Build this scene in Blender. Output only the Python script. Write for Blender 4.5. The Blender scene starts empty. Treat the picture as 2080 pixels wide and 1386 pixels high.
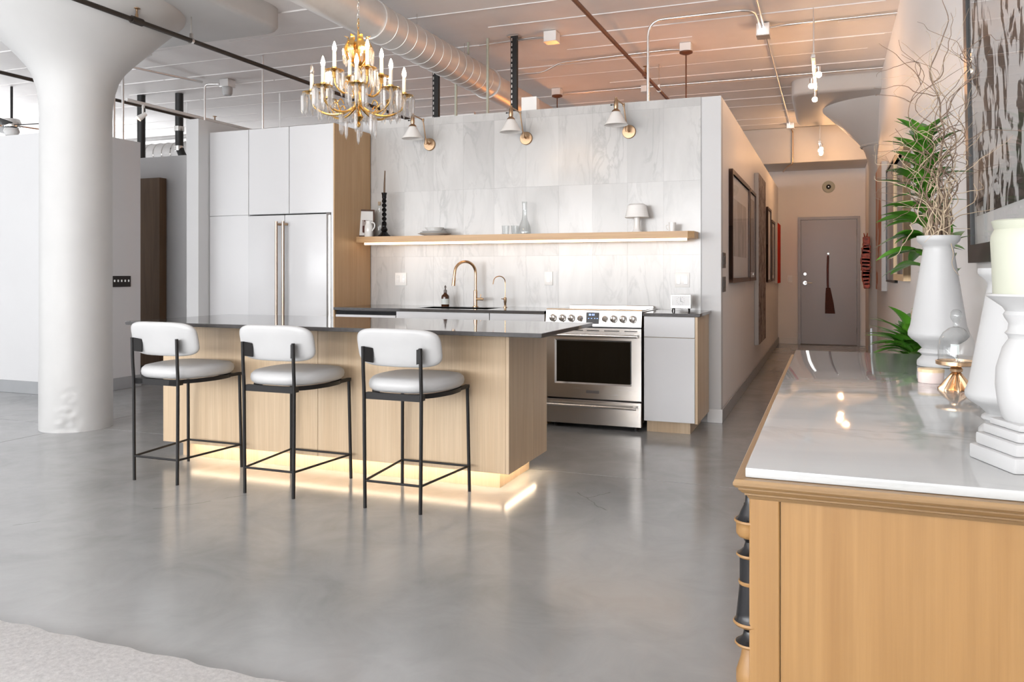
import bpy, bmesh, math, random
from mathutils import Vector, Matrix
PI = math.pi
random.seed(7)
scene = bpy.context.scene
COL = scene.collection

# ------------------------------------------------------------------ camera, world, daylight, exposure
cam_data = bpy.data.cameras.new('camera')
cam = bpy.data.objects.new('camera', cam_data)
COL.objects.link(cam)
cam.location = (0, 0, 1.23)
cam.rotation_euler = (math.radians(90), 0, math.radians(21.35))
cam_data.sensor_fit = 'HORIZONTAL'
cam_data.sensor_width = 36.0
cam_data.lens = 36.0 * 1650 / 2080
cam_data.shift_y = -(693 - 552) / 2080.0
cam_data.clip_start = 0.05
scene.camera = cam

world = bpy.data.worlds.new('sky')
scene.world = world
world.use_nodes = True
world.node_tree.nodes['Background'].inputs[0].default_value = (0.86, 0.92, 1.0, 1)
world.node_tree.nodes['Background'].inputs[1].default_value = 1.0

scene.view_settings.view_transform = 'Standard'
scene.view_settings.look = 'None'
scene.view_settings.gamma = 1.0
scene.view_settings.use_curve_mapping = False
scene.view_settings.exposure = 0.50
scene.cycles.max_bounces = 5
scene.cycles.diffuse_bounces = 4
scene.cycles.glossy_bounces = 3
scene.cycles.transmission_bounces = 2
scene.cycles.transparent_max_bounces = 10
scene.cycles.caustics_reflective = False
scene.cycles.caustics_refractive = False

def area_light(name, loc, rot, sx, sy, power, col):
    l = bpy.data.lights.new(name, 'AREA')
    l.shape = 'RECTANGLE'; l.size = sx; l.size_y = sy; l.energy = power; l.color = col
    o = bpy.data.objects.new(name, l); COL.objects.link(o)
    o.location = loc; o.rotation_euler = rot
    return o
DAY = (0.985, 0.99, 1.0)
BACK_WINDOWS = [(-11.7, 2.8), (-8.6, 2.8), (-5.5, 2.8), (-2.4, 2.8), (-0.25, 1.1)]      # centre x, width (wall at y = -5)
SIDE_WINDOWS = [(-2.6, 3.0), (1.2, 3.0), (8.3, 3.2), (12.2, 3.2)]                                   # last two added low, out of view, for ceiling light; centre y, width (wall at x = -13.5)
for i, (x, w) in enumerate(BACK_WINDOWS):
    area_light('daylight_fill_back', (x, -5.15, 1.85), (math.radians(138), 0, 0), w, 2.9, (118 if x > -4 else 100 if x > -7 else 60) * w, DAY)  # window light tilted up as ceiling fill, lower edge reaching inside the room
for i, (y, w) in enumerate(SIDE_WINDOWS):
    area_light('daylight_fill_side', (-13.65, y, 1.85 if y < 5 else 1.35), (math.radians(138), 0, math.radians(-90)), w, 2.9 if y < 5 else 1.9, (15 if y < 5 else 48) * w, DAY)  # same upward tilt; the far pair is added fill beyond the partition

# ------------------------------------------------------------------ material helpers
class NT:
    def __init__(s, name):
        s.m = bpy.data.materials.new(name); s.m.use_nodes = True
        s.t = s.m.node_tree; s.b = s.t.nodes['Principled BSDF']; s.out = s.t.nodes['Material Output']
    def n(s, typ, **kw):
        nd = s.t.nodes.new(typ)
        for k, v in kw.items():
            if k.startswith('_'):
                setattr(nd, k[1:], v)
            else:
                nd.inputs[k].default_value = v
        return nd
    def l(s, a, b): s.t.links.new(a, b)
    def set(s, **kw):
        for k, v in kw.items():
            s.b.inputs[k.replace('_', ' ')].default_value = v
        return s
    def coords(s, scale=(1, 1, 1), rand=False):
        tc = s.n('ShaderNodeTexCoord')
        mp = s.n('ShaderNodeMapping'); mp.inputs['Scale'].default_value = scale
        src = tc.outputs['Object']
        if rand:
            oi = s.n('ShaderNodeObjectInfo')
            mul = s.n('ShaderNodeMath', _operation='MULTIPLY'); mul.inputs[1].default_value = 37.0
            s.l(oi.outputs['Random'], mul.inputs[0])
            cb = s.n('ShaderNodeCombineXYZ')
            s.l(mul.outputs[0], cb.inputs[0]); s.l(mul.outputs[0], cb.inputs[1]); s.l(mul.outputs[0], cb.inputs[2])
            ad = s.n('ShaderNodeVectorMath', _operation='ADD')
            s.l(src, ad.inputs[0]); s.l(cb.outputs[0], ad.inputs[1]); src = ad.outputs[0]
            s.oi = oi
        s.l(src, mp.inputs['Vector'])
        return mp.outputs['Vector']
    def noise(s, vec, scale=5, detail=4, rough=0.55, dist=0.0):
        nz = s.n('ShaderNodeTexNoise'); nz.inputs['Scale'].default_value = scale
        nz.inputs['Detail'].default_value = detail; nz.inputs['Roughness'].default_value = rough
        nz.inputs['Distortion'].default_value = dist
        s.l(vec, nz.inputs['Vector']); return nz.outputs['Fac']
    def ramp(s, fac, stops):
        r = s.n('ShaderNodeValToRGB'); e = r.color_ramp.elements
        while len(e) < len(stops): e.new(0.5)
        for el, (p, c) in zip(e, stops):
            el.position = p; el.color = (*c, 1) if len(c) == 3 else c
        s.l(fac, r.inputs[0]); return r.outputs[0]
    def mix(s, a, b, fac, blend='MIX'):
        m = s.n('ShaderNodeMix', _data_type='RGBA', _blend_type=blend)
        for sock, v in ((m.inputs[0], fac), (m.inputs[6], a), (m.inputs[7], b)):
            if hasattr(v, 'is_linked'): s.l(v, sock)
            else: sock.default_value = v if not isinstance(v, tuple) or len(v) == 4 else (*v, 1)
        return m.outputs[2]
    def math(s, op, a, b=None):
        m = s.n('ShaderNodeMath', _operation=op)
        for i, v in enumerate((a, b)):
            if v is None: continue
            if hasattr(v, 'is_linked'): s.l(v, m.inputs[i])
            else: m.inputs[i].default_value = v
        return m.outputs[0]
    def bump(s, h, strength=0.1, dist=0.01):
        b = s.n('ShaderNodeBump'); b.inputs['Strength'].default_value = strength; b.inputs['Distance'].default_value = dist
        s.l(h, b.inputs['Height']); s.l(b.outputs[0], s.b.inputs['Normal'])
    def color(s, sock): s.l(sock, s.b.inputs['Base Color'])

def paint(name, col, rough=0.5, metal=0.0, var=0.04, scale=6, bump=0.0, spec=0.5):
    m = NT(name); m.set(Roughness=rough, Metallic=metal); m.b.inputs['Specular IOR Level'].default_value = spec
    f = m.noise(m.coords(), scale, 3)
    lo = tuple(c * (1 - var) for c in col); hi = tuple(min(1, c * (1 + var)) for c in col)
    m.color(m.ramp(f, [(0.3, lo), (0.7, hi)]))
    if bump: m.bump(m.noise(m.coords(), 160, 2), bump, 0.002)
    return m.m

def wood(name, c1, c2, axis='z', rough=0.45, across=9.0, along=0.5, fine=1.0, rand=False):
    m = NT(name); m.set(Roughness=rough)
    sc = {'x': (along, across, across), 'y': (across, along, across), 'z': (across, across, along)}[axis]
    v = m.coords(sc, rand)
    big = m.noise(v, 1.6, 4, 0.5, 0.8)
    v2 = m.coords(tuple(q * 6 if q == across else q * 2.4 for q in sc), rand)
    fin = m.noise(v2, 2.2, 5, 0.65)
    base = m.ramp(big, [(0.3, c1), (0.68, c2)])
    dark = tuple(c * 0.80 for c in c1)
    f2 = m.ramp(fin, [(0.38, (0, 0, 0)), (0.62, (1, 1, 1))])
    m.color(m.mix((*dark, 1), base, m.math('ADD', m.math('MULTIPLY', f2, 0.40 * fine), 1 - 0.40 * fine)))
    m.bump(fin, 0.06, 0.002)
    return m.m

def emission(name, col, strength):
    m = NT(name)
    m.b.inputs['Base Color'].default_value = (*col, 1)
    m.b.inputs['Emission Color'].default_value = (*col, 1)
    m.b.inputs['Emission Strength'].default_value = strength
    m.set(Roughness=0.5)
    return m.m

def clear(name, tint=(1, 1, 1), gloss=0.12, rough=0.02, edge=0.5):
    """thin clear glass: transparent with a glancing reflection"""
    m = NT(name); t = m.t
    tr = m.n('ShaderNodeBsdfTransparent'); tr.inputs[0].default_value = (*tint, 1)
    gl = m.n('ShaderNodeBsdfGlossy'); gl.inputs['Roughness'].default_value = rough
    fr = m.n('ShaderNodeLayerWeight'); fr.inputs[0].default_value = 0.5
    fac = m.math('ADD', m.math('MULTIPLY', m.math('POWER', fr.outputs['Facing'], 4.0), edge), gloss)
    mx = m.n('ShaderNodeMixShader'); m.l(fac, mx.inputs[0]); m.l(tr.outputs[0], mx.inputs[1]); m.l(gl.outputs[0], mx.inputs[2])
    m.l(mx.outputs[0], m.out.inputs['Surface'])
    return m.m

def metal(name, col, rough=0.3, brushed=None):
    m = NT(name); m.set(Metallic=1.0, Roughness=rough)
    sc = {'x': (1.5, 90, 90), 'z': (90, 90, 1.5), None: (8, 8, 8)}[brushed]
    f = m.noise(m.coords(sc), 3, 3)
    m.color(m.ramp(f, [(0.3, tuple(c * 0.97 for c in col)), (0.7, col)]))
    m.l(m.math('ADD', m.math('MULTIPLY', f, 0.015), rough - 0.0075), m.b.inputs['Roughness'])
    return m.m

M = {}
M['wall'] = paint('wall_paint', (0.635, 0.635, 0.64), 0.55, var=0.012, scale=2, bump=0.02)
M['wall_warm'] = paint('hall_paint', (0.83, 0.81, 0.80), 0.5, var=0.012, scale=2, bump=0.02)
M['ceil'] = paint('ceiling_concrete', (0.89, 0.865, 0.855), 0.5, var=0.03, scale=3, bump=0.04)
M['ridge'] = paint('ceiling_ridge', (0.84, 0.82, 0.81), 0.4, var=0.03)
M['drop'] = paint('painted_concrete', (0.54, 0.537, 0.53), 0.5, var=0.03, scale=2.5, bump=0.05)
M['grey_base'] = paint('grey_baseboard_paint', (0.34, 0.35, 0.36), 0.4)
M['white_base'] = paint('white_baseboard_paint', (0.82, 0.82, 0.82), 0.4)
M['white_lac'] = paint('white_cabinet_lacquer', (0.64, 0.64, 0.65), 0.22, var=0.01, scale=2)
M['white_gloss'] = paint('white_glazed_ceramic', (0.80, 0.80, 0.79), 0.12, var=0.01)
M['white_matte'] = paint('white_matte_ceramic', (0.46, 0.46, 0.46), 0.45, var=0.015, scale=5)
M['shade_white'] = paint('white_enamel', (0.88, 0.87, 0.85), 0.25, var=0.01)
M['leather'] = paint('white_leather', (0.52, 0.52, 0.52), 0.42, var=0.015, scale=8, bump=0.05)
M['black_metal'] = paint('black_powdercoat', (0.014, 0.013, 0.013), 0.45, spec=0.3)
M['black'] = paint('matte_black', (0.012, 0.012, 0.012), 0.5)
M['black_gloss'] = paint('black_glaze', (0.005, 0.005, 0.006), 0.08, spec=0.3)
M['stone'] = paint('charcoal_quartz', (0.075, 0.072, 0.072), 0.05, var=0.1, scale=40, spec=0.9)
M['steel'] = metal('brushed_steel', (0.66, 0.63, 0.60), 0.27, 'x')
M['steel_bright'] = metal('polished_steel', (0.78, 0.77, 0.75), 0.16)
M['galv'] = paint('galvanised_steel', (0.72, 0.71, 0.70), 0.42, metal=0.55, var=0.05)
M['conduit'] = metal('conduit_steel', (0.86, 0.85, 0.84), 0.32)
M['brass'] = metal('aged_brass', (0.48, 0.33, 0.21), 0.34)
M['gold'] = metal('gilt_brass', (0.85, 0.53, 0.18), 0.2)
M['copper'] = metal('champagne_bronze', (0.66, 0.45, 0.28), 0.24)
M['bronze_handle'] = metal('brushed_bronze', (0.40, 0.31, 0.245), 0.3, 'z')
M['rust'] = paint('rusty_brown_pipe', (0.16, 0.062, 0.03), 0.45, metal=0.3, var=0.2)
M['dark_pipe'] = paint('dark_iron_pipe', (0.045, 0.035, 0.028), 0.4, metal=0.4, var=0.25)
M['oak'] = wood('pale_oak_veneer', (0.57, 0.415, 0.262), (0.665, 0.515, 0.35), 'z', 0.42, 7, 0.35)
M['oak_x'] = wood('oak_shelf_wood', (0.50, 0.30, 0.145), (0.62, 0.40, 0.21), 'x', 0.42, 9, 0.5)
M['oak_shaded'] = wood('shade_tinted_oak', (0.52, 0.33, 0.17), (0.61, 0.41, 0.23), 'z', 0.45, 5, 0.4)  # island oak again, coloured for the darker, warmer light on this panel
M['pine'] = wood('honey_pine', (0.255, 0.130, 0.040), (0.325, 0.182, 0.066), 'z', 0.38, 6, 0.35)
M['pine_x'] = wood('honey_pine_moulding', (0.17, 0.098, 0.042), (0.29, 0.18, 0.082), 'x', 0.3, 14, 0.8)
M['pine_y'] = wood('honey_pine_lengthwise', (0.26, 0.155, 0.072), (0.38, 0.25, 0.125), 'y', 0.3, 14, 0.8)
M['ebony'] = paint('ebonised_wood', (0.008, 0.0078, 0.0088), 0.25, var=0.25, spec=0.35)
M['walnut'] = wood('dark_walnut', (0.10, 0.052, 0.022), (0.17, 0.095, 0.045), 'z', 0.4, 8, 0.5)
M['frame_brown'] = wood('brown_picture_frame', (0.07, 0.032, 0.022), (0.12, 0.06, 0.035), 'z', 0.35, 12, 0.8)
M['frame_black'] = paint('black_picture_frame', (0.035, 0.037, 0.038), 0.3, var=0.1)
M['frame_light'] = wood('light_maple_frame', (0.72, 0.52, 0.30), (0.82, 0.63, 0.40), 'z', 0.4, 12, 0.8)
M['mat'] = paint('white_mat_board', (0.86, 0.86, 0.86), 0.7, var=0.01)
M['glass'] = clear('clear_glass', (0.95, 0.96, 0.96), 0.06, 0.02, 0.9)
M['pane'] = clear('picture_glass', (0.97, 0.97, 0.97), 0.02, 0.01, 0.22)
def crystal():
    m = NT('crystal_glass')
    tr = m.n('ShaderNodeBsdfTransparent'); tr.inputs[0].default_value = (.97, .97, .97, 1)
    gl = m.n('ShaderNodeBsdfGlossy'); gl.inputs['Roughness'].default_value = .12
    tl = m.n('ShaderNodeBsdfTranslucent'); tl.inputs[0].default_value = (.9, .88, .86, 1)
    a = m.n('ShaderNodeMixShader'); a.inputs[0].default_value = .45; m.l(gl.outputs[0], a.inputs[1]); m.l(tl.outputs[0], a.inputs[2])
    lw = m.n('ShaderNodeLayerWeight'); lw.inputs[0].default_value = .5
    f = m.math('ADD', m.math('MULTIPLY', lw.outputs['Facing'], .45), .30)
    b = m.n('ShaderNodeMixShader'); m.l(f, b.inputs[0]); m.l(tr.outputs[0], b.inputs[1]); m.l(a.outputs[0], b.inputs[2])
    m.l(b.outputs[0], m.out.inputs['Surface']); return m.m
M['crystal'] = crystal()
M['oven_glass'] = paint('dark_oven_glass', (0.006, 0.0055, 0.004), 0.04)
M['bulb'] = emission('lit_bulb', (1.0, 0.72, 0.46), 75)
M['bulb_hall'] = emission('lit_hall_bulb', (1.0, 0.55, 0.26), 165)
M['bulb_lamp'] = emission('lit_lamp_globe', (1.0, 0.34, 0.08), 62)
M['bulb_off'] = clear('unlit_bulb_glass', (0.9, 0.88, 0.85), 0.2)
M['led'] = emission('warm_led_strip', (1.0, 0.72, 0.47), 4.4)
M['led_island'] = emission('warm_led_tape', (1.0, 0.80, 0.56), 20)
M['candle_white'] = paint('ivory_candle_sleeve', (0.82, 0.76, 0.66), 0.5)
M['wax'] = paint('ivory_wax', (0.43, 0.44, 0.36), 0.45, var=0.03)
M['pink'] = paint('blush_glass', (0.80, 0.66, 0.62), 0.2)
M['amber'] = paint('amber_bottle_glass', (0.055, 0.018, 0.006), 0.08)
M['label_paper'] = paint('label_paper', (0.62, 0.66, 0.64), 0.6)
M['red'] = paint('red_acrylic', (0.62, 0.03, 0.012), 0.85, var=0.15, spec=0.08)
M['red_wood'] = paint('red_lacquered_wood', (0.36, 0.05, 0.018), 0.5, var=0.75, scale=26)
M['door_grey'] = paint('taupe_door_paint', (0.315, 0.285, 0.285), 0.3, var=0.01)
M['plastic_white'] = paint('white_plastic', (0.84, 0.83, 0.81), 0.3, var=0.01)
M['plastic_grey'] = paint('grey_plastic', (0.16, 0.14, 0.13), 0.4)
M['broom_wood'] = paint('dark_red_handle', (0.10, 0.016, 0.008), 0.4, var=0.3)
M['taupe'] = paint('brown_bristle', (0.06, 0.012, 0.006), 0.7, var=0.4, scale=60)
M['soil'] = paint('potting_soil', (0.03, 0.02, 0.015), 0.9)
M['stem'] = paint('tan_cane', (0.42, 0.32, 0.22), 0.7, var=0.2, scale=30)
M['willow'] = paint('brown_willow_bark', (0.19, 0.125, 0.085), 0.55, var=0.25, scale=14)
M['willow_pale'] = paint('tan_willow_bark', (0.50, 0.39, 0.27), 0.55, var=0.2, scale=14)
M['terracotta'] = paint('grey_planter', (0.35, 0.35, 0.35), 0.6)
M['fan_wood'] = wood('fan_blade_wood', (0.30, 0.10, 0.03), (0.42, 0.17, 0.05), 'x', 0.3)

def concrete_floor():
    m = NT('polished_concrete')
    v = m.coords((1, 1, 1))
    a = m.noise(v, 0.55, 6, 0.6, 0.6); b = m.noise(v, 3.2, 6, 0.65, 1.0)
    mixf = m.math('ADD', m.math('MULTIPLY', a, 0.62), m.math('MULTIPLY', b, 0.38))
    base = m.ramp(mixf, [(0.30, (0.265, 0.27, 0.268)), (0.48, (0.345, 0.348, 0.348)), (0.70, (0.425, 0.428, 0.428))])
    vo = m.n('ShaderNodeTexVoronoi', _feature='DISTANCE_TO_EDGE'); vo.inputs['Scale'].default_value = 0.30
    wv = m.n('ShaderNodeVectorMath', _operation='ADD')
    wn = m.n('ShaderNodeTexNoise'); wn.inputs['Scale'].default_value = 1.6; wn.inputs['Detail'].default_value = 6
    m.l(v, wn.inputs['Vector'])
    sc = m.n('ShaderNodeVectorMath', _operation='SCALE'); sc.inputs['Scale'].default_value = 0.35
    m.l(wn.outputs['Color'], sc.inputs[0]); m.l(v, wv.inputs[0]); m.l(sc.outputs[0], wv.inputs[1]); m.l(wv.outputs[0], vo.inputs['Vector'])
    crack = m.math('LESS_THAN', vo.outputs['Distance'], 0.0009)
    mask = m.math('GREATER_THAN', m.noise(v, 0.9, 2), 0.52)
    m.color(m.mix(base, (0.13, 0.125, 0.12, 1), m.math('MULTIPLY', m.math('MULTIPLY', crack, mask), 0.45)))
    m.l(m.math('ADD', m.math('MULTIPLY', b, 0.09), 0.13), m.b.inputs['Roughness'])
    m.b.inputs['Specular IOR Level'].default_value = 0.75
    return m.m
M['floor'] = concrete_floor()

def marble(name, scale, rand, rough, base=(0.60, 0.595, 0.585), vein=(0.33, 0.33, 0.33), amount=0.42):
    m = NT(name); m.set(Roughness=rough)
    v = m.coords(scale, rand)
    n1 = m.noise(v, 1.5, 8, 0.55, 1.6)
    v1 = m.math('SUBTRACT', 1.0, m.math('MULTIPLY', m.math('ABSOLUTE', m.math('SUBTRACT', n1, 0.5)), 22.0))
    v1 = m.math('MAXIMUM', v1, 0.0)
    n2 = m.noise(v, 0.8, 5, 0.6, 0.9)
    clouds = m.ramp(n2, [(0.36, tuple(c * 0.86 for c in base)), (0.60, base)])
    msk = m.ramp(m.noise(v, 1.1, 2), [(0.42, (0, 0, 0)), (0.62, (1, 1, 1))])
    col = m.mix(clouds, (*vein, 1), m.math('MULTIPLY', m.math('MULTIPLY', v1, msk), amount))
    if rand:
        br = m.math('ADD', m.math('MULTIPLY', m.oi.outputs['Random'], 0.10), 0.92)
        cb = m.n('ShaderNodeCombineXYZ'); [m.l(br, cb.inputs[i]) for i in range(3)]
        col = m.mix(col, cb.outputs[0], 1.0, 'MULTIPLY')
    m.color(col)
    return m.m
M['tile'] = marble('white_marble_tile', (3.0, 3.0, 0.9), True, 0.20)
M['marble_top'] = marble('marble_slab', (1.0, 1.9, 2), False, 0.05, (0.45, 0.455, 0.45), (0.29, 0.30, 0.28), 0.55)

def rug_mat():
    m = NT('grey_wool'); m.set(Roughness=0.95)
    f = m.noise(m.coords(), 55, 4, 0.7)
    m.color(m.ramp(f, [(0.3, (0.58, 0.583, 0.585)), (0.7, (0.78, 0.783, 0.785))]))
    m.bump(m.noise(m.coords(), 160, 3, 0.7), 0.25, 0.004)
    return m.m
M['rug'] = rug_mat()

def leaf_mat():
    m = NT('glossy_leaf'); m.set(Roughness=0.3)
    f = m.noise(m.coords((1, 1, 1), True), 3, 2)
    m.color(m.ramp(f, [(0.3, (0.03, 0.14, 0.012)), (0.7, (0.12, 0.32, 0.03))]))
    return m.m
M['leaf'] = leaf_mat()
M['leaf_dry'] = paint('dry_leaf_tip', (0.45, 0.25, 0.10), 0.6, var=0.2)

def art_ink(name, sc, thr, dark, light, dist=2.5, det=3, scale=4):
    """flat printed artwork: distorted blotches"""
    m = NT(name); m.set(Roughness=0.6)
    f = m.noise(m.coords(sc), scale, det, 0.55, dist)
    m.color(m.ramp(f, [(thr - 0.015, dark), (thr + 0.015, light)]))
    return m.m
M['art_cut'] = art_ink('ink_woodcut_print', (1, 1.9, 1.15), 0.475, (0.045, 0.038, 0.036), (0.66, 0.66, 0.66), 1.9, 4, 3.6)
M['art_portrait'] = art_ink('soft_grey_drawing', (1, 1.6, 0.7), 0.5, (0.50, 0.485, 0.475), (0.66, 0.64, 0.63), 1.2, 5, 2)
M['art_strip'] = art_ink('brown_carved_pattern', (1, 3, 1.2), 0.5, (0.085, 0.045, 0.04), (0.40, 0.33, 0.30), 2.2, 4, 3.4)
M['art_orange'] = art_ink('orange_abstract', (1, 1, 0.6), 0.48, (0.38, 0.11, 0.05), (0.52, 0.42, 0.38), 1.5, 3, 1.5)
M['art_grey'] = art_ink('grey_photo_print', (1, 1, 0.4), 0.5, (0.36, 0.345, 0.34), (0.43, 0.415, 0.41), 0.6, 2, 1.4)
M['photo_print'] = art_ink('small_dark_photo', (9, 9, 9), 0.5, (0.08, 0.015, 0.01), (0.42, 0.36, 0.34), 1.0, 2, 1.4)

# ------------------------------------------------------------------ geometry helpers
class G:
    def __init__(s): s.bm = bmesh.new()
    def box(s, x0, x1, y0, y1, z0, z1, bev=0.0, seg=1):
        b = bmesh.new()
        bmesh.ops.create_cube(b, size=1.0)
        for v in b.verts:
            v.co = Vector(((x0 + x1) / 2 + v.co.x * (x1 - x0), (y0 + y1) / 2 + v.co.y * (y1 - y0), (z0 + z1) / 2 + v.co.z * (z1 - z0)))
        if bev: bmesh.ops.bevel(b, geom=b.edges[:], offset=bev, segments=seg, affect='EDGES', profile=0.6)
        s.add(b); return s
    def add(s, b, mtx=None):
        me = bpy.data.meshes.new('tmp'); b.to_mesh(me); b.free()
        if mtx is not None: me.transform(mtx)
        s.bm.from_mesh(me); bpy.data.meshes.remove(me)
    def faces(s, verts, faces):
        vs = [s.bm.verts.new(v) for v in verts]
        for f in faces:
            try: s.bm.faces.new([vs[i] for i in f])
            except ValueError: pass
        return s
    def lathe(s, prof, c=(0, 0, 0), seg=24, axis='z', a0=0.0):
        rings = []
        for r, z in prof:
            ring = []
            if r < 1e-6:
                ring = [s._v((0, 0, z), c, axis)] * seg
            else:
                for k in range(seg):
                    a = a0 + 2 * PI * k / seg
                    ring.append(s._v((r * math.cos(a), r * math.sin(a), z), c, axis))
            rings.append(ring)
        for A, B in zip(rings, rings[1:]):
            for k in range(seg):
                q = [A[k], A[(k + 1) % seg], B[(k + 1) % seg], B[k]]
                u = []
                for v in q:
                    if v not in u: u.append(v)
                if len(u) > 2:
                    try: s.bm.faces.new(u)
                    except ValueError: pass
        for ring, fl in ((rings[0], True), (rings[-1], False)):
            if len(set(ring)) == seg:
                try: s.bm.faces.new(ring[::-1] if fl else ring)
                except ValueError: pass
        return s
    def _v(s, p, c, axis):
        x, y, z = p
        if axis == 'y': x, y, z = x, z, y
        elif axis == 'x': x, y, z = z, x, y
        return s.bm.verts.new((x + c[0], y + c[1], z + c[2]))
    def tube(s, pts, r, seg=8, cap=True):
        pts = [Vector(p) for p in pts]; n = len(pts)
        rs = r if isinstance(r, (list, tuple)) else [r] * n
        t = [(pts[min(i + 1, n - 1)] - pts[max(i - 1, 0)]).normalized() for i in range(n)]
        up = Vector((0, 0, 1)) if abs(t[0].z) < 0.9 else Vector((1, 0, 0))
        nrm = (up - t[0] * up.dot(t[0])).normalized(); rings = []
        for i in range(n):
            nrm = (nrm - t[i] * nrm.dot(t[i])).normalized(); bi = t[i].cross(nrm)
            rings.append([s.bm.verts.new(pts[i] + (nrm * math.cos(2 * PI * k / seg) + bi * math.sin(2 * PI * k / seg)) * rs[i]) for k in range(seg)])
        for A, B in zip(rings, rings[1:]):
            for k in range(seg):
                s.bm.faces.new((A[k], A[(k + 1) % seg], B[(k + 1) % seg], B[k]))
        if cap:
            s.bm.faces.new(rings[0][::-1]); s.bm.faces.new(rings[-1])
        return s
    def loft(s, rings, closed=True, cap=True):
        R = [[s.bm.verts.new(p) for p in ring] for ring in rings]; n = len(R[0])
        for A, B in zip(R, R[1:]):
            for k in range(n if closed else n - 1):
                s.bm.faces.new((A[k], A[(k + 1) % n], B[(k + 1) % n], B[k]))
        if cap and closed:
            s.bm.faces.new(R[0][::-1]); s.bm.faces.new(R[-1])
        return s
    def prism(s, poly, y0, y1, axis='y'):
        """extrude a polygon given in the two other axes"""
        def P(p, h):
            return {'y': (p[0], h, p[1]), 'x': (h, p[0], p[1]), 'z': (p[0], p[1], h)}[axis]
        return s.loft([[P(p, y0) for p in poly], [P(p, y1) for p in poly]])
    def xf(s, mtx):
        bmesh.ops.transform(s.bm, matrix=mtx, verts=s.bm.verts); return s
    def obj(s, name, mat, parent=None, sharp=0.7):
        bmesh.ops.recalc_face_normals(s.bm, faces=s.bm.faces[:])
        for f in s.bm.faces: f.smooth = True
        for e in s.bm.edges:
            if len(e.link_faces) == 2:
                e.smooth = e.calc_face_angle(0) < sharp
        me = bpy.data.meshes.new(name); s.bm.to_mesh(me); s.bm.free()
        return link(name, me, mat, parent)

def link(name, me, mat, parent=None):
    if isinstance(mat, str): mat = M[mat]
    if mat is not None and not me.materials: me.materials.append(mat)
    o = bpy.data.objects.new(name, me); COL.objects.link(o)
    if parent is not None: attach(o, parent)
    return o
def attach(o, parent):
    """parent keeping the world coordinates the mesh was built in"""
    o.parent = parent
    loc = Vector((0, 0, 0)); p = parent
    while p is not None:
        loc += Vector(p.location) if p.parent is None else Vector((0, 0, 0)); p = p.parent
    if parent.parent is None: o.matrix_parent_inverse = Matrix.Translation(-Vector(parent.location))
    return o
def tag(o, label, cat=None, group=None, kind=None):
    o['label'] = label
    if cat: o['category'] = cat
    if group: o['group'] = group
    if kind: o['kind'] = kind
    return o
def thing(name, label, cat, loc=(0, 0, 0), group=None, rz=0.0):
    o = bpy.data.objects.new(name, None); COL.objects.link(o)
    o.empty_display_size = 0.1; o.location = loc; o.rotation_euler = (0, 0, rz)
    return tag(o, label, cat, group)
def struct(o, label): return tag(o, label, kind='structure')
def copy_tree(o, parent=None):
    c = o.copy(); COL.objects.link(c)
    if parent is not None: c.parent = parent
    for ch in list(o.children): copy_tree(ch, c)
    return c
def smooth_path(pts, n=6):
    """Catmull-Rom through the points"""
    P = [Vector(p) for p in pts]; P = [P[0] * 2 - P[1]] + P + [P[-1] * 2 - P[-2]]
    out = []
    for i in range(1, len(P) - 2):
        for k in range(n):
            t = k / n
            a, b, c, d = P[i - 1], P[i], P[i + 1], P[i + 2]
            out.append(0.5 * ((2 * b) + (c - a) * t + (2 * a - 5 * b + 4 * c - d) * t * t + (3 * b - a - 3 * c + d) * t ** 3))
    out.append(P[-2]); return out
def bent(pts, r, n=5):
    """polyline with rounded corners of radius r"""
    P = [Vector(p) for p in pts]; out = [P[0]]
    for i in range(1, len(P) - 1):
        a = (P[i - 1] - P[i]); b = (P[i + 1] - P[i]); ra = min(r, a.length * 0.49, b.length * 0.49)
        p0 = P[i] + a.normalized() * ra; p1 = P[i] + b.normalized() * ra
        for k in range(n + 1):
            t = k / n
            out.append(p0 * (1 - t) ** 2 + P[i] * 2 * t * (1 - t) + p1 * t * t)
    out.append(P[-1]); return out
def superellipse(a, b, n, k=40):
    out = []
    for i in range(k):
        t = 2 * PI * i / k; c, s_ = math.cos(t), math.sin(t)
        out.append((a * math.copysign(abs(c) ** (2 / n), c), b * math.copysign(abs(s_) ** (2 / n), s_)))
    return out
RINGS = [(0.0, -1), (0.45, -1), (0.78, -0.97), (0.92, -0.82), (0.985, -0.45), (1.0, 0), (0.985, 0.45), (0.92, 0.82), (0.78, 0.97), (0.45, 1), (0.0, 1)]

# ================================================================== SETTING
XL, XR, Y0, Y1, ZC = -13.5, 0.55, -5.0, 14.6, 3.5
WH = 2.66                       # height of the partition walls
# floor: a base plus the slabs between the saw-cut joints on the column lines
fl = G().box(XL - .3, XR + .3, Y0 - .3, Y1 + .3, -0.12, -0.02).obj('floor', 'plastic_grey'); struct(fl, 'polished grey concrete floor cut into large slabs')
xs = [XL - .3, -11.9, -5.56, XR + .3]; ys = [Y0 - .3, -1.7, 4.76, 11.2, Y1 + .3]
for i in range(3):
    for j in range(4):
        G().box(xs[i] + .004, xs[i + 1] - .004, ys[j] + .004, ys[j + 1] - .004, -0.02, 0.0).obj('floor_slab', 'floor', fl)
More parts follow.
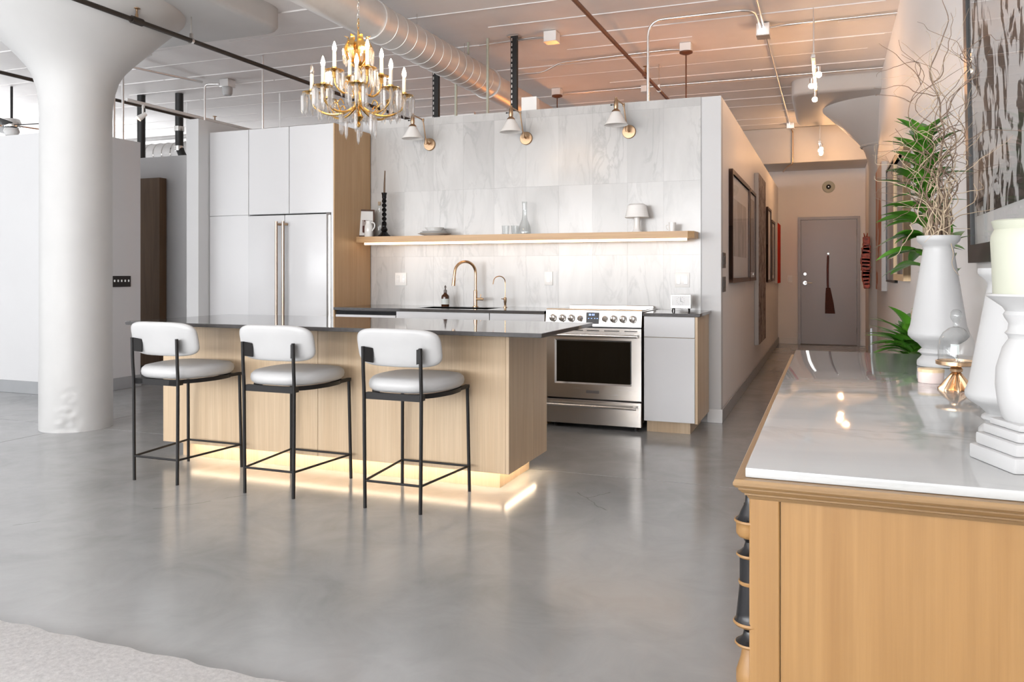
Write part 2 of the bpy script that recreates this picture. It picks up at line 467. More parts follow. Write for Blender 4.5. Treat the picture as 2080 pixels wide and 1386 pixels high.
# ceiling: board-marked concrete, each board with its own level, ridges where the form boards met
ce = G().box(XL - .3, XR + .3, Y0 - .3, Y1 + .3, ZC + 0.03, ZC + 0.2).obj('ceiling', 'ceil'); struct(ce, 'board-marked concrete ceiling painted pale grey')
y = Y0 - .3; k = 0
while y < Y1 + .3:
    w = [0.52, 0.47, 0.55, 0.50][k % 4]
    dz = [0.0, 0.002, -0.0015, 0.001, 0.003][k % 5]
    G().box(XL - .3, XR + .3, y, min(y + w - 0.004, Y1 + .3), ZC + dz, ZC + 0.035).obj('ceiling_board', 'ceil', ce)
    x = XL + random.random() * 2
    while x < XR:
        ln = random.uniform(1.2, 4.5)
        a, b = x, min(x + ln, XR)
        if b - a > 0.3:
            g = G(); rr = random.uniform(0.003, 0.006)
            g.prism([(y + w - 0.004 - rr, ZC + 0.008), (y + w - 0.002, ZC - rr * 1.5), (y + w - 0.002 + rr, ZC + 0.008)], a, b, 'x')
            g.obj('seam_ridge', 'ridge', ce)
        x += ln + random.choice([0.02, 0.6, 1.3])
    y += w; k += 1
# walls
o = G().box(XR, XR + .2, Y0, Y1, 0, ZC).obj('wall_right', 'wall_warm'); struct(o, 'long white wall behind the sideboard, running down the hall')
o = G().box(XL, XR + .2, Y1, Y1 + .2, 0, ZC).obj('wall_end', 'wall_warm'); struct(o, 'pale end wall of the hall around the entry door')
def pierced(name, label, axis, openings, z0, z1, lo, hi, at, th):
    """wall with window openings: piers, sill and header joined"""
    g = G()
    def bx(a, b, c, d):
        if axis == 'x': g.box(a, b, at, at + th, c, d)
        else: g.box(at, at + th, a, b, c, d)
    bx(lo, hi, 0, z0); bx(lo, hi, z1, ZC); p = lo
    for c, w in openings:
        bx(p, c - w / 2, z0, z1); p = c + w / 2
    bx(p, hi, z0, z1)
    return struct(g.obj(name, 'wall'), label)
pierced('wall_back', 'white wall with tall windows facing the kitchen', 'x', BACK_WINDOWS, 0.4, 3.3, XL, XR + .2, Y0 - .2, .2)
pierced('wall_side', 'white outer wall with tall windows toward the living area', 'y', SIDE_WINDOWS[:2], 0.4, 3.3, Y0, 5.0, XL - .2, .2)
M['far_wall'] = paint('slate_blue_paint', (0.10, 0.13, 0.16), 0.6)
farw = pierced('wall_side_far', 'white outer wall with added low windows beyond the partition', 'y', SIDE_WINDOWS[2:], 0.4, 2.3, 5.0, Y1, XL - .2, .2)
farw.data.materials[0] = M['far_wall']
wn = 0
def window(axis, c, w, at, top=3.3):
    global wn; wn += 1
    g = G(); t = 0.05
    def bx(a, b, z0, z1):
        if axis == 'x': g.box(a, b, at - .03, at + .03, z0, z1)
        else: g.box(at - .03, at + .03, a, b, z0, z1)
    a, b = c - w / 2, c + w / 2
    bx(a, a + t, .4, top); bx(b - t, b, .4, top); bx(a, b, .4, .45); bx(a, b, top - .05, top)
    o = struct(g.obj('window_%d' % wn, 'black_metal'), 'tall factory window in the outer wall, number %d along the walls' % wn)
    nn = 4 if w > 2 else 2
    for i in range(1, nn):
        g = G(); x = a + w * i / nn
        if axis == 'x': g.box(x - .015, x + .015, at - .02, at + .02, .45, top - .05)
        else: g.box(at - .02, at + .02, x - .015, x + .015, .45, top - .05)
        g.obj('glazing_bar', 'black_metal', o)
for c, w in BACK_WINDOWS: window('x', c, w, Y0 - .1)
for c, w in SIDE_WINDOWS: window('y', c, w, XL - .1, 3.3 if c < 5 else 2.3)  # far pair added for ceiling light, hidden behind the partition

# kitchen wall and its marble tiles
KY = 6.76
wk = G().box(-5.62, -0.82, KY, KY + .12, 0, WH).obj('wall_kitchen', 'wall'); struct(wk, 'partition wall behind the kitchen, faced in white marble tiles')
TX, TW, TH_ = -0.98, 0.305, 0.61
rows = [(0.915, 1.37), (1.37, 1.98), (1.98, 2.59), (2.59, WH)]
tile_mesh = {}
for c in range(11):
    x1 = TX - c * TW; x0 = max(x1 - TW, -4.085)
    if x1 - x0 < 0.02: continue
    for (z0, z1) in rows:
        key = (round(x1 - x0, 3), round(z1 - z0, 3))
        if key not in tile_mesh:
            o = G().box(-(key[0] / 2) + .0002, key[0] / 2 - .0002, -0.006, 0.006, -key[1] / 2 + .0002, key[1] / 2 - .0002, 0.0002).obj('marble_tile', 'tile')
            tile_mesh[key] = o.data
        else:
            o = link('marble_tile', tile_mesh[key], None)
        o.location = ((x0 + x1) / 2, KY - 0.0065 + random.uniform(-.0002, .0002), (z0 + z1) / 2); o.parent = wk
o = G().box(-0.94, -0.82, KY + .12, Y1, 0, WH).obj('wall_hall', 'wall_warm'); struct(o, 'hall partition wall hung with framed pictures')
o = G().box(-5.63, -5.49, 6.0, KY + .12, 0, WH).obj('wall_stub', 'wall'); struct(o, 'short white stub wall beside the tall cabinets')
o = G().box(XL, -6.9, 5.85, 6.0, 0, 2.62).obj('wall_left', 'wall'); struct(o, 'white partition wall behind the round column')
o = G().box(-7.05, -6.9, 6.0, 6.68, 0, 2.62).obj('wall_return', 'wall'); struct(o, 'return of the partition carrying the black switch plate')
o = G().box(-11.0, -5.63, 7.6, 7.72, 0, 2.62).obj('wall_passage', 'wall'); struct(o, 'grey shaded wall at the end of the side passage')
# baseboards
def base(name, label, x0, x1, y0, y1, h, m): return struct(G().box(x0, x1, y0, y1, 0, h, .003).obj(name, m), label)
base('baseboard_left', 'grey baseboard behind the column', XL, -6.88, 5.835, 5.85, .125, 'grey_base')
base('baseboard_return', 'grey baseboard below the black switch plate', -6.9, -6.885, 5.85, 6.68, .125, 'grey_base')
base('baseboard_hall', 'grey baseboard along the picture wall of the hall', -0.82, -0.808, KY, Y1, .11, 'grey_base')
base('baseboard_kitchen', 'short white baseboard at the corner by the stove cabinet', -0.93, -0.808, KY - .014, KY, .11, 'white_base')
base('baseboard_end', 'white baseboard beside the entry door latch', -0.80, -0.50, Y1 - .014, Y1, .11, 'white_base')
base('baseboard_hinge', 'white baseboard beside the entry door hinges', 0.47, XR, Y1 - .014, Y1, .11, 'white_base')
# beam over the end of the hall
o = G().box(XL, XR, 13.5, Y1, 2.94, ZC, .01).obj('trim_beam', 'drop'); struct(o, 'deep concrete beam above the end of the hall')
# mushroom columns with drop panels
def column(cx, cy, label, plabel, ring=False):
    prof = [(0.262, .02 * q) for q in range(23)] + [(0.2585, .5), (0.258, 2.45), (0.262, 2.56), (0.278, 2.66), (0.305, 2.75), (0.35, 2.83), (0.42, 2.91), (0.60, 3.09), (0.80, 3.29), (0.81, 3.33)]
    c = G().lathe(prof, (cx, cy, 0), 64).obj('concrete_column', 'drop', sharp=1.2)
    if not ring:
        cr = random.Random(5)
        for v in c.data.vertices:
            a = math.atan2(v.co.y - cy, v.co.x - cx); da = abs((a + .95 + PI) % (2 * PI) - PI)
            if v.co.z < .42 and da < .42 and v.co.z > .001:
                k = (1 - da / .42) * (1 - v.co.z / .42) * cr.uniform(-.2, 1.0) * .035
                v.co.x -= math.cos(a) * k; v.co.y -= math.sin(a) * k
    tag(c, label, 'column', kind='structure')
    if ring: G().lathe([(0.30, 2.80), (0.352, 2.80), (0.362, 2.815), (0.352, 2.83), (0.30, 2.83)], (cx, cy, 0), 48).obj('neck_moulding', 'drop', c)
    # drop panel: slab with rounded vertical corners and a soft lower edge
    g = G(); poly = lambda h: [(cx + x, cy + y, 0) for x, y in superellipse(h, h, 14, 64)]
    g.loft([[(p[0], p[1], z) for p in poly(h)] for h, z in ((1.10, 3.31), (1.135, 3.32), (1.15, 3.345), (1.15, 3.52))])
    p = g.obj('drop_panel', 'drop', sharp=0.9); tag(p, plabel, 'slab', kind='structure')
    return c
column(-5.56, 4.74, 'round white mushroom column with flared capital and chipped base', 'thick square slab panel above the white column')
column(0.72, 11.25, 'round column half buried in the hall wall', 'square slab panel with rounded corners above the hall', True)

# ================================================================== KITCHEN
CF = 6.14       # front plane of the cabinets
BK = KY - 0.014
# tall pantry cabinet
t = thing('pantry_cabinet', 'tall white handleless pantry cabinet between stub wall and refrigerator', 'cabinet', (-5.25, 6.4, 0))
G().box(-5.485, -5.03, CF + .02, BK, .09, 2.55).obj('body', 'white_lac', t)
G().box(-5.485, -5.03, CF + .06, BK, 0, .09).obj('toe_kick', 'oak', t)
G().box(-5.482, -5.031, CF, CF + .02, .10, 1.752, .0015).obj('door', 'white_lac', t)
G().box(-5.482, -5.031, CF, CF + .02, 1.757, 2.55, .0015).obj('door', 'white_lac', t)
# refrigerator
t = thing('refrigerator', 'white french-door refrigerator with long bronze bar handles', 'refrigerator', (-4.57, 6.4, 0))
G().box(-5.02, -4.125, CF + .05, BK, .03, 1.745).obj('body', 'plastic_grey', t)
for k, (x0, x1) in enumerate(((-5.022, -4.617), (-4.611, -4.165))):
    d = G().box(x0, x1, CF - .015, CF + .05, .62, 1.745, .006, 2).obj('door', 'white_lac', t)
    hx = -4.614 + (-.045 if k == 0 else .028)
    h = G().tube([(hx, CF - .075, .78), (hx, CF - .075, 1.685)], .0135, 12).obj('handle', 'bronze_handle', d)
    for z in (.80, 1.66): G().tube([(hx, CF - .075, z), (hx, CF - .012, z)], .012, 10).obj('handle_bracket', 'brass', d)
d = G().box(-5.022, -4.165, CF - .015, CF + .05, .06, .612, .006, 2).obj('freezer_drawer', 'white_lac', t)
G().tube([(-4.95, CF - .07, .55), (-4.2, CF - .07, .55)], .0135, 12).obj('handle', 'bronze_handle', d)
G().box(-4.165, -4.135, CF + .004, CF + .05, .05, 1.745).obj('side_strip', 'steel', t)
G().box(-4.135, -4.122, CF + .03, CF + .06, .05, 1.745).obj('gasket', 'black', t)
G().box(-4.17, -4.125, CF - .012, CF + .03, 1.735, 1.752).obj('hinge_cover', 'plastic_grey', t)
# cabinets above the refrigerator
for i, (x0, x1, lb) in enumerate(((-5.027, -4.577, 'white upper cabinet above the left refrigerator door'), (-4.573, -4.122, 'white upper cabinet above the right refrigerator door, next to the oak panel'))):
    t = thing('upper_cabinet', lb, 'cabinet', ((x0 + x1) / 2, 6.4, 1.757), 'cabinets above the refrigerator')
    G().box(x0, x1, CF + .02, BK, 1.757, 2.55).obj('body', 'white_lac', t)
    G().box(x0 + .001, x1 - .001, CF, CF + .02, 1.759, 2.55, .0015).obj('door', 'white_lac', t)
o = G().box(-4.12, -4.09, CF - .004, BK, 0, 2.55, .001).obj('end_panel', 'oak_shaded'); tag(o, 'tall shade-tinted oak panel closing the refrigerator side', 'panel')
G().box(-4.1215, -4.1, CF - .006, CF - .003, 0, 2.55).obj('edge_strip', 'white_lac', o)

# dishwasher and base cabinets left of the range
t = thing('dishwasher', 'panel-front dishwasher under the counter beside the oak panel', 'dishwasher', (-3.78, 6.4, 0))
G().box(-4.085, -3.475, CF + .05, BK, .09, .888).obj('body', 'plastic_grey', t)
G().box(-4.08, -3.478, CF + .012, CF + .05, .855, .885).obj('control_strip', 'black_gloss', t)
G().box(-4.082, -3.477, CF + .002, CF + .05, .10, .852, .002).obj('door', 'white_lac', t)
G().box(-4.085, -3.475, CF + .08, BK, 0, .09).obj('toe_kick', 'oak', t)
def base_cab(x0, x1, label, side=None, top=.890):
    t = thing('base_cabinet', label, 'cabinet', ((x0 + x1) / 2, 6.4, 0))
    b = G().box(x0, x1, CF + .02, BK, .09, top)
    if top < .89: b.box(x0, x0 + .018, CF + .02, BK, top, .89).box(x1 - .018, x1, CF + .02, BK, top, .89)
    b.obj('body', 'oak', t)
    G().box(x0 + .0015, x1 - .0015, CF, CF + .02, .733, .889, .0015).obj('drawer', 'white_lac', t)
    G().box(x0 + .0015, x1 - .0015, CF, CF + .02, .094, .729, .0015).obj('door', 'white_lac', t)
    G().box(x0 + .01, x1 - (.045 if side else .0), CF + .07, BK, 0, .09).obj('toe_kick', 'oak', t)
    return t
base_cab(-3.47, -2.60, 'white base cabinet under the kitchen sink', None, .69)
base_cab(-2.597, -2.12, 'narrow white base cabinet between sink cabinet and range')
t = base_cab(-1.32, -0.935, 'white base cabinet with oak side at the hall corner', True)
G().box(-.9345, -.915, CF + .001, BK, .09, .890, .001).obj('side_panel', 'oak', t)
# counters
def counter(name, x0, x1, y0, y1, z0, z1, hole=None):
    g = G()
    if hole:
        a, b, c, d = hole
        g.box(x0, a, y0, y1, z0, z1); g.box(b, x1, y0, y1, z0, z1); g.box(a, b, y0, c, z0, z1); g.box(a, b, d, y1, z0, z1)
        bmesh.ops.remove_doubles(g.bm, verts=g.bm.verts[:], dist=1e-5)
    else: g.box(x0, x1, y0, y1, z0, z1, .0018)
    return g.obj(name, 'stone')
SINK = (-3.32, -2.66, 6.24, 6.56)
o = counter('countertop', -4.088, -2.118, CF - .02, BK, .892, .915, SINK); tag(o, 'long charcoal stone countertop holding the sink', 'countertop')
o = counter('countertop', -1.325, -.895, CF - .02, BK, .892, .915); tag(o, 'short charcoal stone countertop under the little clock', 'countertop')
g = G(); a, b, c, d = SINK
g.box(a - .004, a, c, d, .70, .912); g.box(b, b + .004, c, d, .70, .912); g.box(a, b, c - .004, c, .70, .912); g.box(a, b, d, d + .004, .70, .912); g.box(a, b, c, d, .696, .70)
o = g.obj('sink', 'steel'); tag(o, 'steel undermount sink set in the dark counter', 'sink')
# faucet
t = thing('faucet', 'tall champagne bronze gooseneck faucet behind the sink', 'faucet', (-2.945, 6.64, .915))
fx, fy = -2.945, 6.64
pts = [(fx, fy, 1.06), (fx, fy, 1.20)] + [(fx - .055 + .055 * math.cos(q), fy - .10 + .10 * math.cos(q), 1.22 + .098 * math.sin(q)) for q in [PI * i / 14 for i in range(15)]] + [(fx - .112, fy - .205, 1.19), (fx - .114, fy - .207, 1.165)]
G().tube(pts, .0125, 14).obj('spout', 'copper', t)
G().tube([(fx - .113, fy - .206, 1.175), (fx - .118, fy - .212, 1.105)], [.0155, .0165], 14).obj('spray_head', 'copper', t)
G().lathe([(.026, .915), (.026, .92), (.017, .925), (.017, 1.06), (.0125, 1.065)], (fx, fy, 0), 20).obj('body', 'copper', t)
G().tube([(fx, fy, .985), (fx + .075, fy - .005, .985)], .012, 12).tube([(fx + .05, fy - .004, .985), (fx + .052, fy - .004, 1.03)], .004, 8).obj('lever', 'copper', t)
t = thing('water_tap', 'slim bronze drinking-water tap next to the tall faucet', 'tap', (-2.66, 6.64, .915))
fx = -2.66
pts = [(fx, fy, 1.0), (fx, fy, 1.13)] + [(fx - .035 + .035 * math.cos(q), fy - .05 + .05 * math.cos(q), 1.14 + .05 * math.sin(q)) for q in [PI * i / 10 for i in range(11)]] + [(fx - .073, fy - .105, 1.12)]
G().tube(pts, .0045, 10).obj('spout', 'copper', t)
G().lathe([(.018, .915), (.018, .919), (.010, .922), (.010, .955), (.013, .96), (.013, 1.0), (.006, 1.005)], (fx, fy, 0), 16).obj('body', 'brass', t)
G().tube([(fx, fy, .985), (fx - .022, fy - .03, .992)], .004, 8).obj('lever', 'brass', t)
t = thing('soap_bottle', 'amber soap bottle with pale label standing by the sink', 'bottle', (-3.235, 6.62, .915))
sx, sy = -3.235, 6.62
G().lathe([(.034, .915), (.036, .92), (.036, 1.0), (.034, 1.012), (.016, 1.03), (.0135, 1.04)], (sx, sy, 0), 24).obj('glass_body', 'amber', t)
G().lathe([(.0365, .935), (.0365, .985)], (sx, sy, 0), 24).obj('label_sheet', 'label_paper', t)
G().lathe([(.015, 1.04), (.015, 1.062), (.007, 1.066), (.006, 1.085), (.012, 1.087), (.004, 1.106)], (sx, sy, 0), 16).obj('cap', 'plastic_grey', t)

# range
t = thing('range_stove', 'stainless steel slide-in range with eight knobs and dark oven window', 'stove', (-1.722, 6.45, 0))
RX0, RX1, RF = -2.108, -1.337, CF - .012
G().box(RX0 + .004, RX1 - .004, RF + .06, BK, .06, .905).obj('body', 'plastic_grey', t)
G().box(RX0, RX1, RF + .10, BK - .02, .905, .922, .003).obj('cooktop', 'steel_bright', t)
G().box(RX0 + .02, RX1 - .02, BK - .05, BK - .015, .922, .945, .004).obj('rear_vent', 'steel', t)
gl = G().box(RX0 + .03, RX1 - .03, RF + .12, BK - .06, .922, .926, .001).obj('glass_hob', 'black_gloss', t)
cp = G().prism([(RF, .803), (RF + .10, .803), (RF + .10, .935), (RF + .032, .935), (RF + .02, .925)], RX0, RX1, 'x').obj('control_panel', 'steel_bright', t)
tilt = math.atan2(.02, .122)
def on_panel(z): return RF + .02 * (z - .803) / .122
for i, (x, r) in enumerate(((-2.047, .026), (-1.969, .026), (-1.895, .026), (-1.823, .020), (-1.624, .020), (-1.554, .026), (-1.48, .026), (-1.403, .026))):
    z = .866
    kn = G().lathe([(r + .004, 0), (r + .004, .005), (r, .007), (r * .93, .03), (r * .8, .033), (0, .034)], (0, 0, 0), 24)
    kn.box(-.004, .004, -r * .9, r * .9, .030, .042, .002)
    kn.xf(Matrix.Translation((x, on_panel(z) + .001, z)) @ Matrix.Rotation(tilt, 4, 'X') @ Matrix.Rotation(PI / 2, 4, 'X'))
    kn.obj('knob', 'steel', cp)
z = .866
dsp = G().box(-.052, .052, -.045, .045, 0, .004, .001).xf(Matrix.Translation((-1.723, on_panel(z), z)) @ Matrix.Rotation(PI / 2 - tilt, 4, 'X')).obj('display', 'black_gloss', cp)
M['digit'] = emission('blue_display_digits', (0.25, 0.4, 1.0), 2.0)
g = G()
for dx in (-.03, -.02, -.004, .008): g.box(dx, dx + .006, .02, .034, .0042, .005)
for dx in (-.035, -.012, .014, .034): g.box(dx, dx + .008, -.004, 0.0, .0042, .005)
g.xf(Matrix.Translation((-1.723, on_panel(z), z)) @ Matrix.Rotation(PI / 2 - tilt, 4, 'X')).obj('display_digits', 'digit', cp)
G().box(RX0 + .004, RX1 - .004, RF + .02, RF + .06, .785, .803).obj('vent_gap', 'black', t)
# oven door as a frame with a bevelled window opening
od = G(); wx0, wx1, wz0, wz1 = -2.02, -1.425, .36, .685
dz0, dz1 = .238, .790
od.box(RX0, RX1, RF, RF + .045, dz0, wz0 - .012); od.box(RX0, RX1, RF, RF + .045, wz1 + .012, dz1)
od.box(RX0, wx0 - .012, RF, RF + .045, wz0 - .012, wz1 + .012); od.box(wx1 + .012, RX1, RF, RF + .045, wz0 - .012, wz1 + .012)
bmesh.ops.remove_doubles(od.bm, verts=od.bm.verts[:], dist=1e-5)
od = od.obj('oven_door', 'steel', t)
g = G(); o4 = [(wx0 - .012, wz0 - .012), (wx1 + .012, wz0 - .012), (wx1 + .012, wz1 + .012), (wx0 - .012, wz1 + .012)]; i4 = [(wx0, wz0), (wx1, wz0), (wx1, wz1), (wx0, wz1)]
for k in range(4):
    a, b, c, d = o4[k], o4[(k + 1) % 4], i4[(k + 1) % 4], i4[k]
    g.faces([(a[0], RF, a[1]), (b[0], RF, b[1]), (c[0], RF + .012, c[1]), (d[0], RF + .012, d[1])], [(0, 1, 2, 3)])
g.obj('window_bevel', 'steel_bright', od)
G().box(wx0, wx1, RF + .012, RF + .04, wz0, wz1).obj('oven_window', 'oven_glass', od)
g = G()
for a, b in ((.02, .14), (.17, .31), (.34, .44), (.48, .60), (.64, .74)): g.box(RX0 + a, RX0 + b, RF - .001, RF + .004, .767, .773)
g.obj('vent_slots', 'black', od)
hd = G().tube([(RX0 + .03, RF - .055, .735), (RX1 - .02, RF - .055, .735)], .013, 14).obj('handle', 'steel_bright', od)
for x in (RX0 + .055, RX1 - .045): G().box(x - .012, x + .012, RF - .05, RF + .001, .725, .745, .002).obj('handle_bracket', 'steel', od)
bd = G().box(-1.772, -1.671, RF - .004, RF, .281, .302, .001).obj('badge', 'plastic_grey', od)
dr = G().box(RX0, RX1, RF, RF + .045, .035, .225, .003).obj('warming_drawer', 'steel', t)
G().tube([(RX0 + .02, RF - .045, .185), (RX1 - .03, RF - .045, .185)], .011, 14).obj('handle', 'steel_bright', dr)
for x in (RX0 + .045, RX1 - .055): G().box(x - .01, x + .01, RF - .042, RF + .001, .177, .193, .002).obj('handle_bracket', 'steel', dr)
for x in (RX0 + .06, RX1 - .06):
    for yy in (RF + .08, BK - .08): G().lathe([(.018, 0), (.018, .012), (.010, .014), (.010, .062)], (x, yy, 0), 12).obj('foot', 'black', t)
# little clock on the short counter
t = thing('table_clock', 'small steel desk clock with white face on the short counter', 'clock', (-1.10, 6.56, .915))
G().box(-1.185, -1.025, 6.52, 6.585, .937, 1.045, .003).obj('case', 'steel_bright', t)
fc = G().box(-1.178, -1.032, 6.517, 6.521, .957, 1.038).obj('face', 'mat', t)
g = G(); g.box(-1.106, -1.104, 6.5155, 6.5172, .99, 1.022)
g.tube([(-1.105, 6.516, .995), (-1.086, 6.516, .985)], .001, 6)
for k in range(12):
    a = PI * k / 6; g.box(-1.105 + .03 * math.sin(a) - .001, -1.105 + .03 * math.sin(a) + .001, 6.516, 6.5172, .998 + .03 * math.cos(a) - .002, .998 + .03 * math.cos(a) + .002)
g.obj('hands_and_ticks', 'black', t)
for x in (-1.165, -1.045): G().tube([(x, 6.53, .94), (x - .006 if x < -1.1 else x + .006, 6.515, .917)], .005, 8).tube([(x, 6.575, .94), (x, 6.585, .917)], .005, 8).obj('foot', 'black_metal', t)
# outlets on the marble
def plate(name, label, x0, x1, z0, z1, kind):
    yb = KY - .0125
    p = thing(name, label, 'outlet', ((x0 + x1) / 2, yb, (z0 + z1) / 2))
    G().box(x0, x1, yb - .007, yb, z0, z1, .003, 2).obj('cover_plate', 'plastic_white', p)
    n = len(kind)
    for i, kd in enumerate(kind):
        cx = x0 + (x1 - x0) * (i + .5) / n; zc = (z0 + z1) / 2
        if kd == 's': G().box(cx - .0165, cx + .0165, yb - .011, yb - .006, zc - .033, zc + .033, .002).obj('rocker_switch', 'white_gloss', p)
        else:
            r = G().box(cx - .0165, cx + .0165, yb - .009, yb - .006, zc - .033, zc + .033, .002).obj('receptacle', 'white_gloss', p)
            g = G()
            for dz in (-.018, .018):
                for dx in (-.006, .006): g.box(cx + dx - .001, cx + dx + .001, yb - .0093, yb - .0085, zc + dz - .004, zc + dz + .004)
            g.obj('slots', 'plastic_grey', r)
plate('wall_outlet', 'double white outlet plate on the marble by the oak panel', -3.82, -3.70, 1.10, 1.22, 'or')
plate('wall_outlet', 'single white outlet plate on the marble left of the range', -2.33, -2.255, 1.11, 1.232, 'o')
plate('wall_switch', 'double white switch plate on the marble above the little clock', -1.19, -1.07, 1.10, 1.222, 'ss')

# floating shelf with light strip
SZ = 1.553; SY0 = 6.49
sh = thing('floating_shelf', 'long oak shelf across the marble with a warm light strip beneath', 'shelf', (-2.5, 6.6, 1.5))
G().prism([(-4.088, SY0), (-1.045, SY0), (-1.0, SY0 + .05), (-1.0, KY - .0135), (-4.088, KY - .0135)], SZ - .055, SZ, 'z').obj('board', 'oak_x', sh)
G().box(-4.03, -1.06, SY0 + .045, SY0 + .063, SZ - .075, SZ - .055, .002).obj('light_strip', 'led', sh)

# island
IX0, IX1, IY0, IY1 = -4.14, -1.66, 4.20, 4.85
t = thing('kitchen_island', 'pale oak island on a recessed lit plinth', 'island', (-2.9, 4.52, 0))
G().box(IX0 + .02, IX1 - .02, IY0 + .02, IY1 - .02, .105, .888).obj('carcass', 'oak', t)
mid = -2.918
for a, b in ((IX0, mid - .001), (mid + .001, IX1 - .0205)): G().box(a, b, IY0, IY0 + .02, .10, .888, .001).obj('front_panel', 'oak', t)
for a, b in ((IY0 , IY0 + .40), (IY0 + .402, IY1)): G().box(IX1 - .02, IX1, a, b, .10, .888, .001).obj('end_panel', 'oak', t)
G().box(IX0, IX0 + .02, IY0 + .021, IY1, .10, .888, .001).obj('end_panel', 'oak', t)
for a, b in ((IX0 + .021, -3.31), (-3.308, -2.486), (-2.484, IX1 - .021)): G().box(a, b, IY1 - .02, IY1, .10, .888, .001).obj('rear_door', 'oak', t)
G().box(IX0 + .10, IX1 - .085, IY0 + .075, IY1 - .09, 0, .105).obj('plinth', 'oak', t)
G().box(IX0 + .2, IX1 - .06, IY0 + .028, IY0 + .044, .1030, .1048).box(IX1 - .050, IX1 - .034, IY0 + .05, IY1 - .1, .1030, .1048).obj('light_strip', 'led_island', t)
o = G().box(-4.195, -1.375, 3.935, 4.90, .889, .912, .0018).obj('island_countertop', 'stone'); tag(o, 'polished charcoal stone slab on the oak island', 'countertop')

# counter stools
def stool():
    t = thing('counter_stool', '', 'stool', (0, 0, 0), 'counter stools at the island')
    out = superellipse(.240, .238, 3.5, 56)
    def sh_(p):
        x, y = p; k = 1 - .20 * max(0, (-y) / .238); return (x * k, y)
    out = [sh_(p) for p in out]
    g = G(); hz = .040
    for_r = []
    for s_, q in RINGS:
        s2 = max(s_, .02); for_r.append([(x * s2, y * s2, .637 + q * hz + (.006 * (1 - s2) if q > 0 else 0)) for x, y in out])
    g.loft(for_r).obj('seat', 'leather', t, sharp=3)
    g = G(); fo = [(x * .93, y * .93) for x, y in out]
    g.loft([[(x, y, .576) for x, y in fo], [(x, y, .598) for x, y in fo], [(x * .9, y * .9, .598) for x, y in fo], [(x * .9, y * .9, .576) for x, y in fo], [(x, y, .576) for x, y in fo]], cap=False)
    for sx in (-1, 1):   # flat rails from the back posts to the frame
        g.box(min(sx * .10, sx * .168), max(sx * .10, sx * .168), -.245, -.205, .572, .600)
        g.box(min(sx * .19, sx * .213), max(sx * .19, sx * .213), .10, .245, .580, .598)
    g.box(-.165, .165, -.245, -.238, .568, .602)
    g.obj('seat_frame', 'black_metal', t)
    # backrest: curved padded panel
    g = G(); ring = []
    for s_, q in RINGS:
        s2 = max(s_, .02); r = []
        for x, z in superellipse(.246, .102, 4.2, 56):
            xx, zz = x * s2, z * s2
            r.append((xx, -.210 + q * .024 + .62 * xx * xx + zz * -.25, .835 + zz))
        ring.append(r)
    g.loft(ring).obj('backrest', 'leather', t, sharp=3)
    for sx in (-1, 1):
        G().tube(smooth_path([(sx * .162, -.245, 0), (sx * .165, -.245, .30), (sx * .167, -.246, .585), (sx * .168, -.252, .70), (sx * .168, -.257, .842)], 4), .0095, 10).obj('leg', 'black_metal', t)
        G().tube([(sx * .213, .243, 0), (sx * .205, .232, .59)], .0095, 10).obj('leg', 'black_metal', t)
        g = G()
        a = (sx * .168, -.262); b = (sx * .128, -.226)
        g.loft([[(a[0], a[1], .765), (a[0], a[1], .842), (a[0] - sx * .004, a[1] + .012, .842), (a[0] - sx * .004, a[1] + .012, .765)],
                [(b[0], b[1], .755), (b[0], b[1], .83), (b[0], b[1] + .01, .83), (b[0], b[1] + .01, .755)]])
        g.obj('back_bracket', 'black_metal', t)
    z = .142
    c = [(-.164, -.244, z), (.164, -.244, z), (.211, .240, z), (-.211, .240, z)]
    for i in range(4): G().tube([c[i], c[(i + 1) % 4]], .0065, 8).obj('foot_rail', 'black_metal', t)
    return t
proto = stool()
spots = [(-3.66, 3.90, 0.0, 'white upholstered counter stool at the island end by the round column'),
         (-2.865, 3.91, 0.0, 'white upholstered counter stool in the middle of the three at the island'),
         (-2.09, 3.905, 0.0, 'white upholstered counter stool at the island end facing the range')]
for i, (x, y, rz, lb) in enumerate(spots):
    o = proto if i == 0 else copy_tree(proto)
    o.location = (x, y, 0); o.rotation_euler = (0, 0, rz); o['label'] = lb

# shelf objects
S = SZ
t = thing('photo_frame', 'small brown photo frame leaning on the oak panel', 'picture frame', (-4.06, 6.6, S))
fr = G(); fr.box(-.085, .085, -.008, .008, 0, .015); fr.box(-.085, .085, -.008, .008, .245, .26); fr.box(-.085, -.07, -.008, .008, .015, .245); fr.box(.07, .085, -.008, .008, .015, .245)
mt = Matrix.Translation((-4.045, 6.585, S)) @ Matrix.Rotation(math.radians(38), 4, 'Z') @ Matrix.Rotation(math.radians(-6), 4, 'X')
fr.xf(mt).obj('frame', 'frame_brown', t)
G().box(-.07, .07, -.004, .004, .015, .245).xf(mt).obj('mat_board', 'mat', t)
G().box(-.03, .035, -.006, -.004, .04, .16).xf(mt).obj('photo', 'photo_print', t)
t = thing('pitcher', 'small white glazed pitcher in front of the photo frame', 'pitcher', (-4.0, 6.53, S))
px_, py_ = -3.985, 6.54
G().lathe([(.0, S), (.036, S), (.039, S + .004), (.039, S + .07), (.037, S + .10), (.030, S + .112), (.027, S + .13), (.031, S + .15), (.028, S + .15), (.024, S + .13), (0, S + .12)], (px_, py_, 0), 28).obj('body', 'white_gloss', t)
G().tube(smooth_path([(px_ + .03, py_, S + .135), (px_ + .058, py_, S + .125), (px_ + .062, py_, S + .09), (px_ + .036, py_, S + .055)], 5), .006, 8).obj('handle', 'white_gloss', t)
t = thing('glass_bottle', 'slender clear glass bottle with cork behind the black candlestick', 'bottle', (-3.945, 6.66, S))
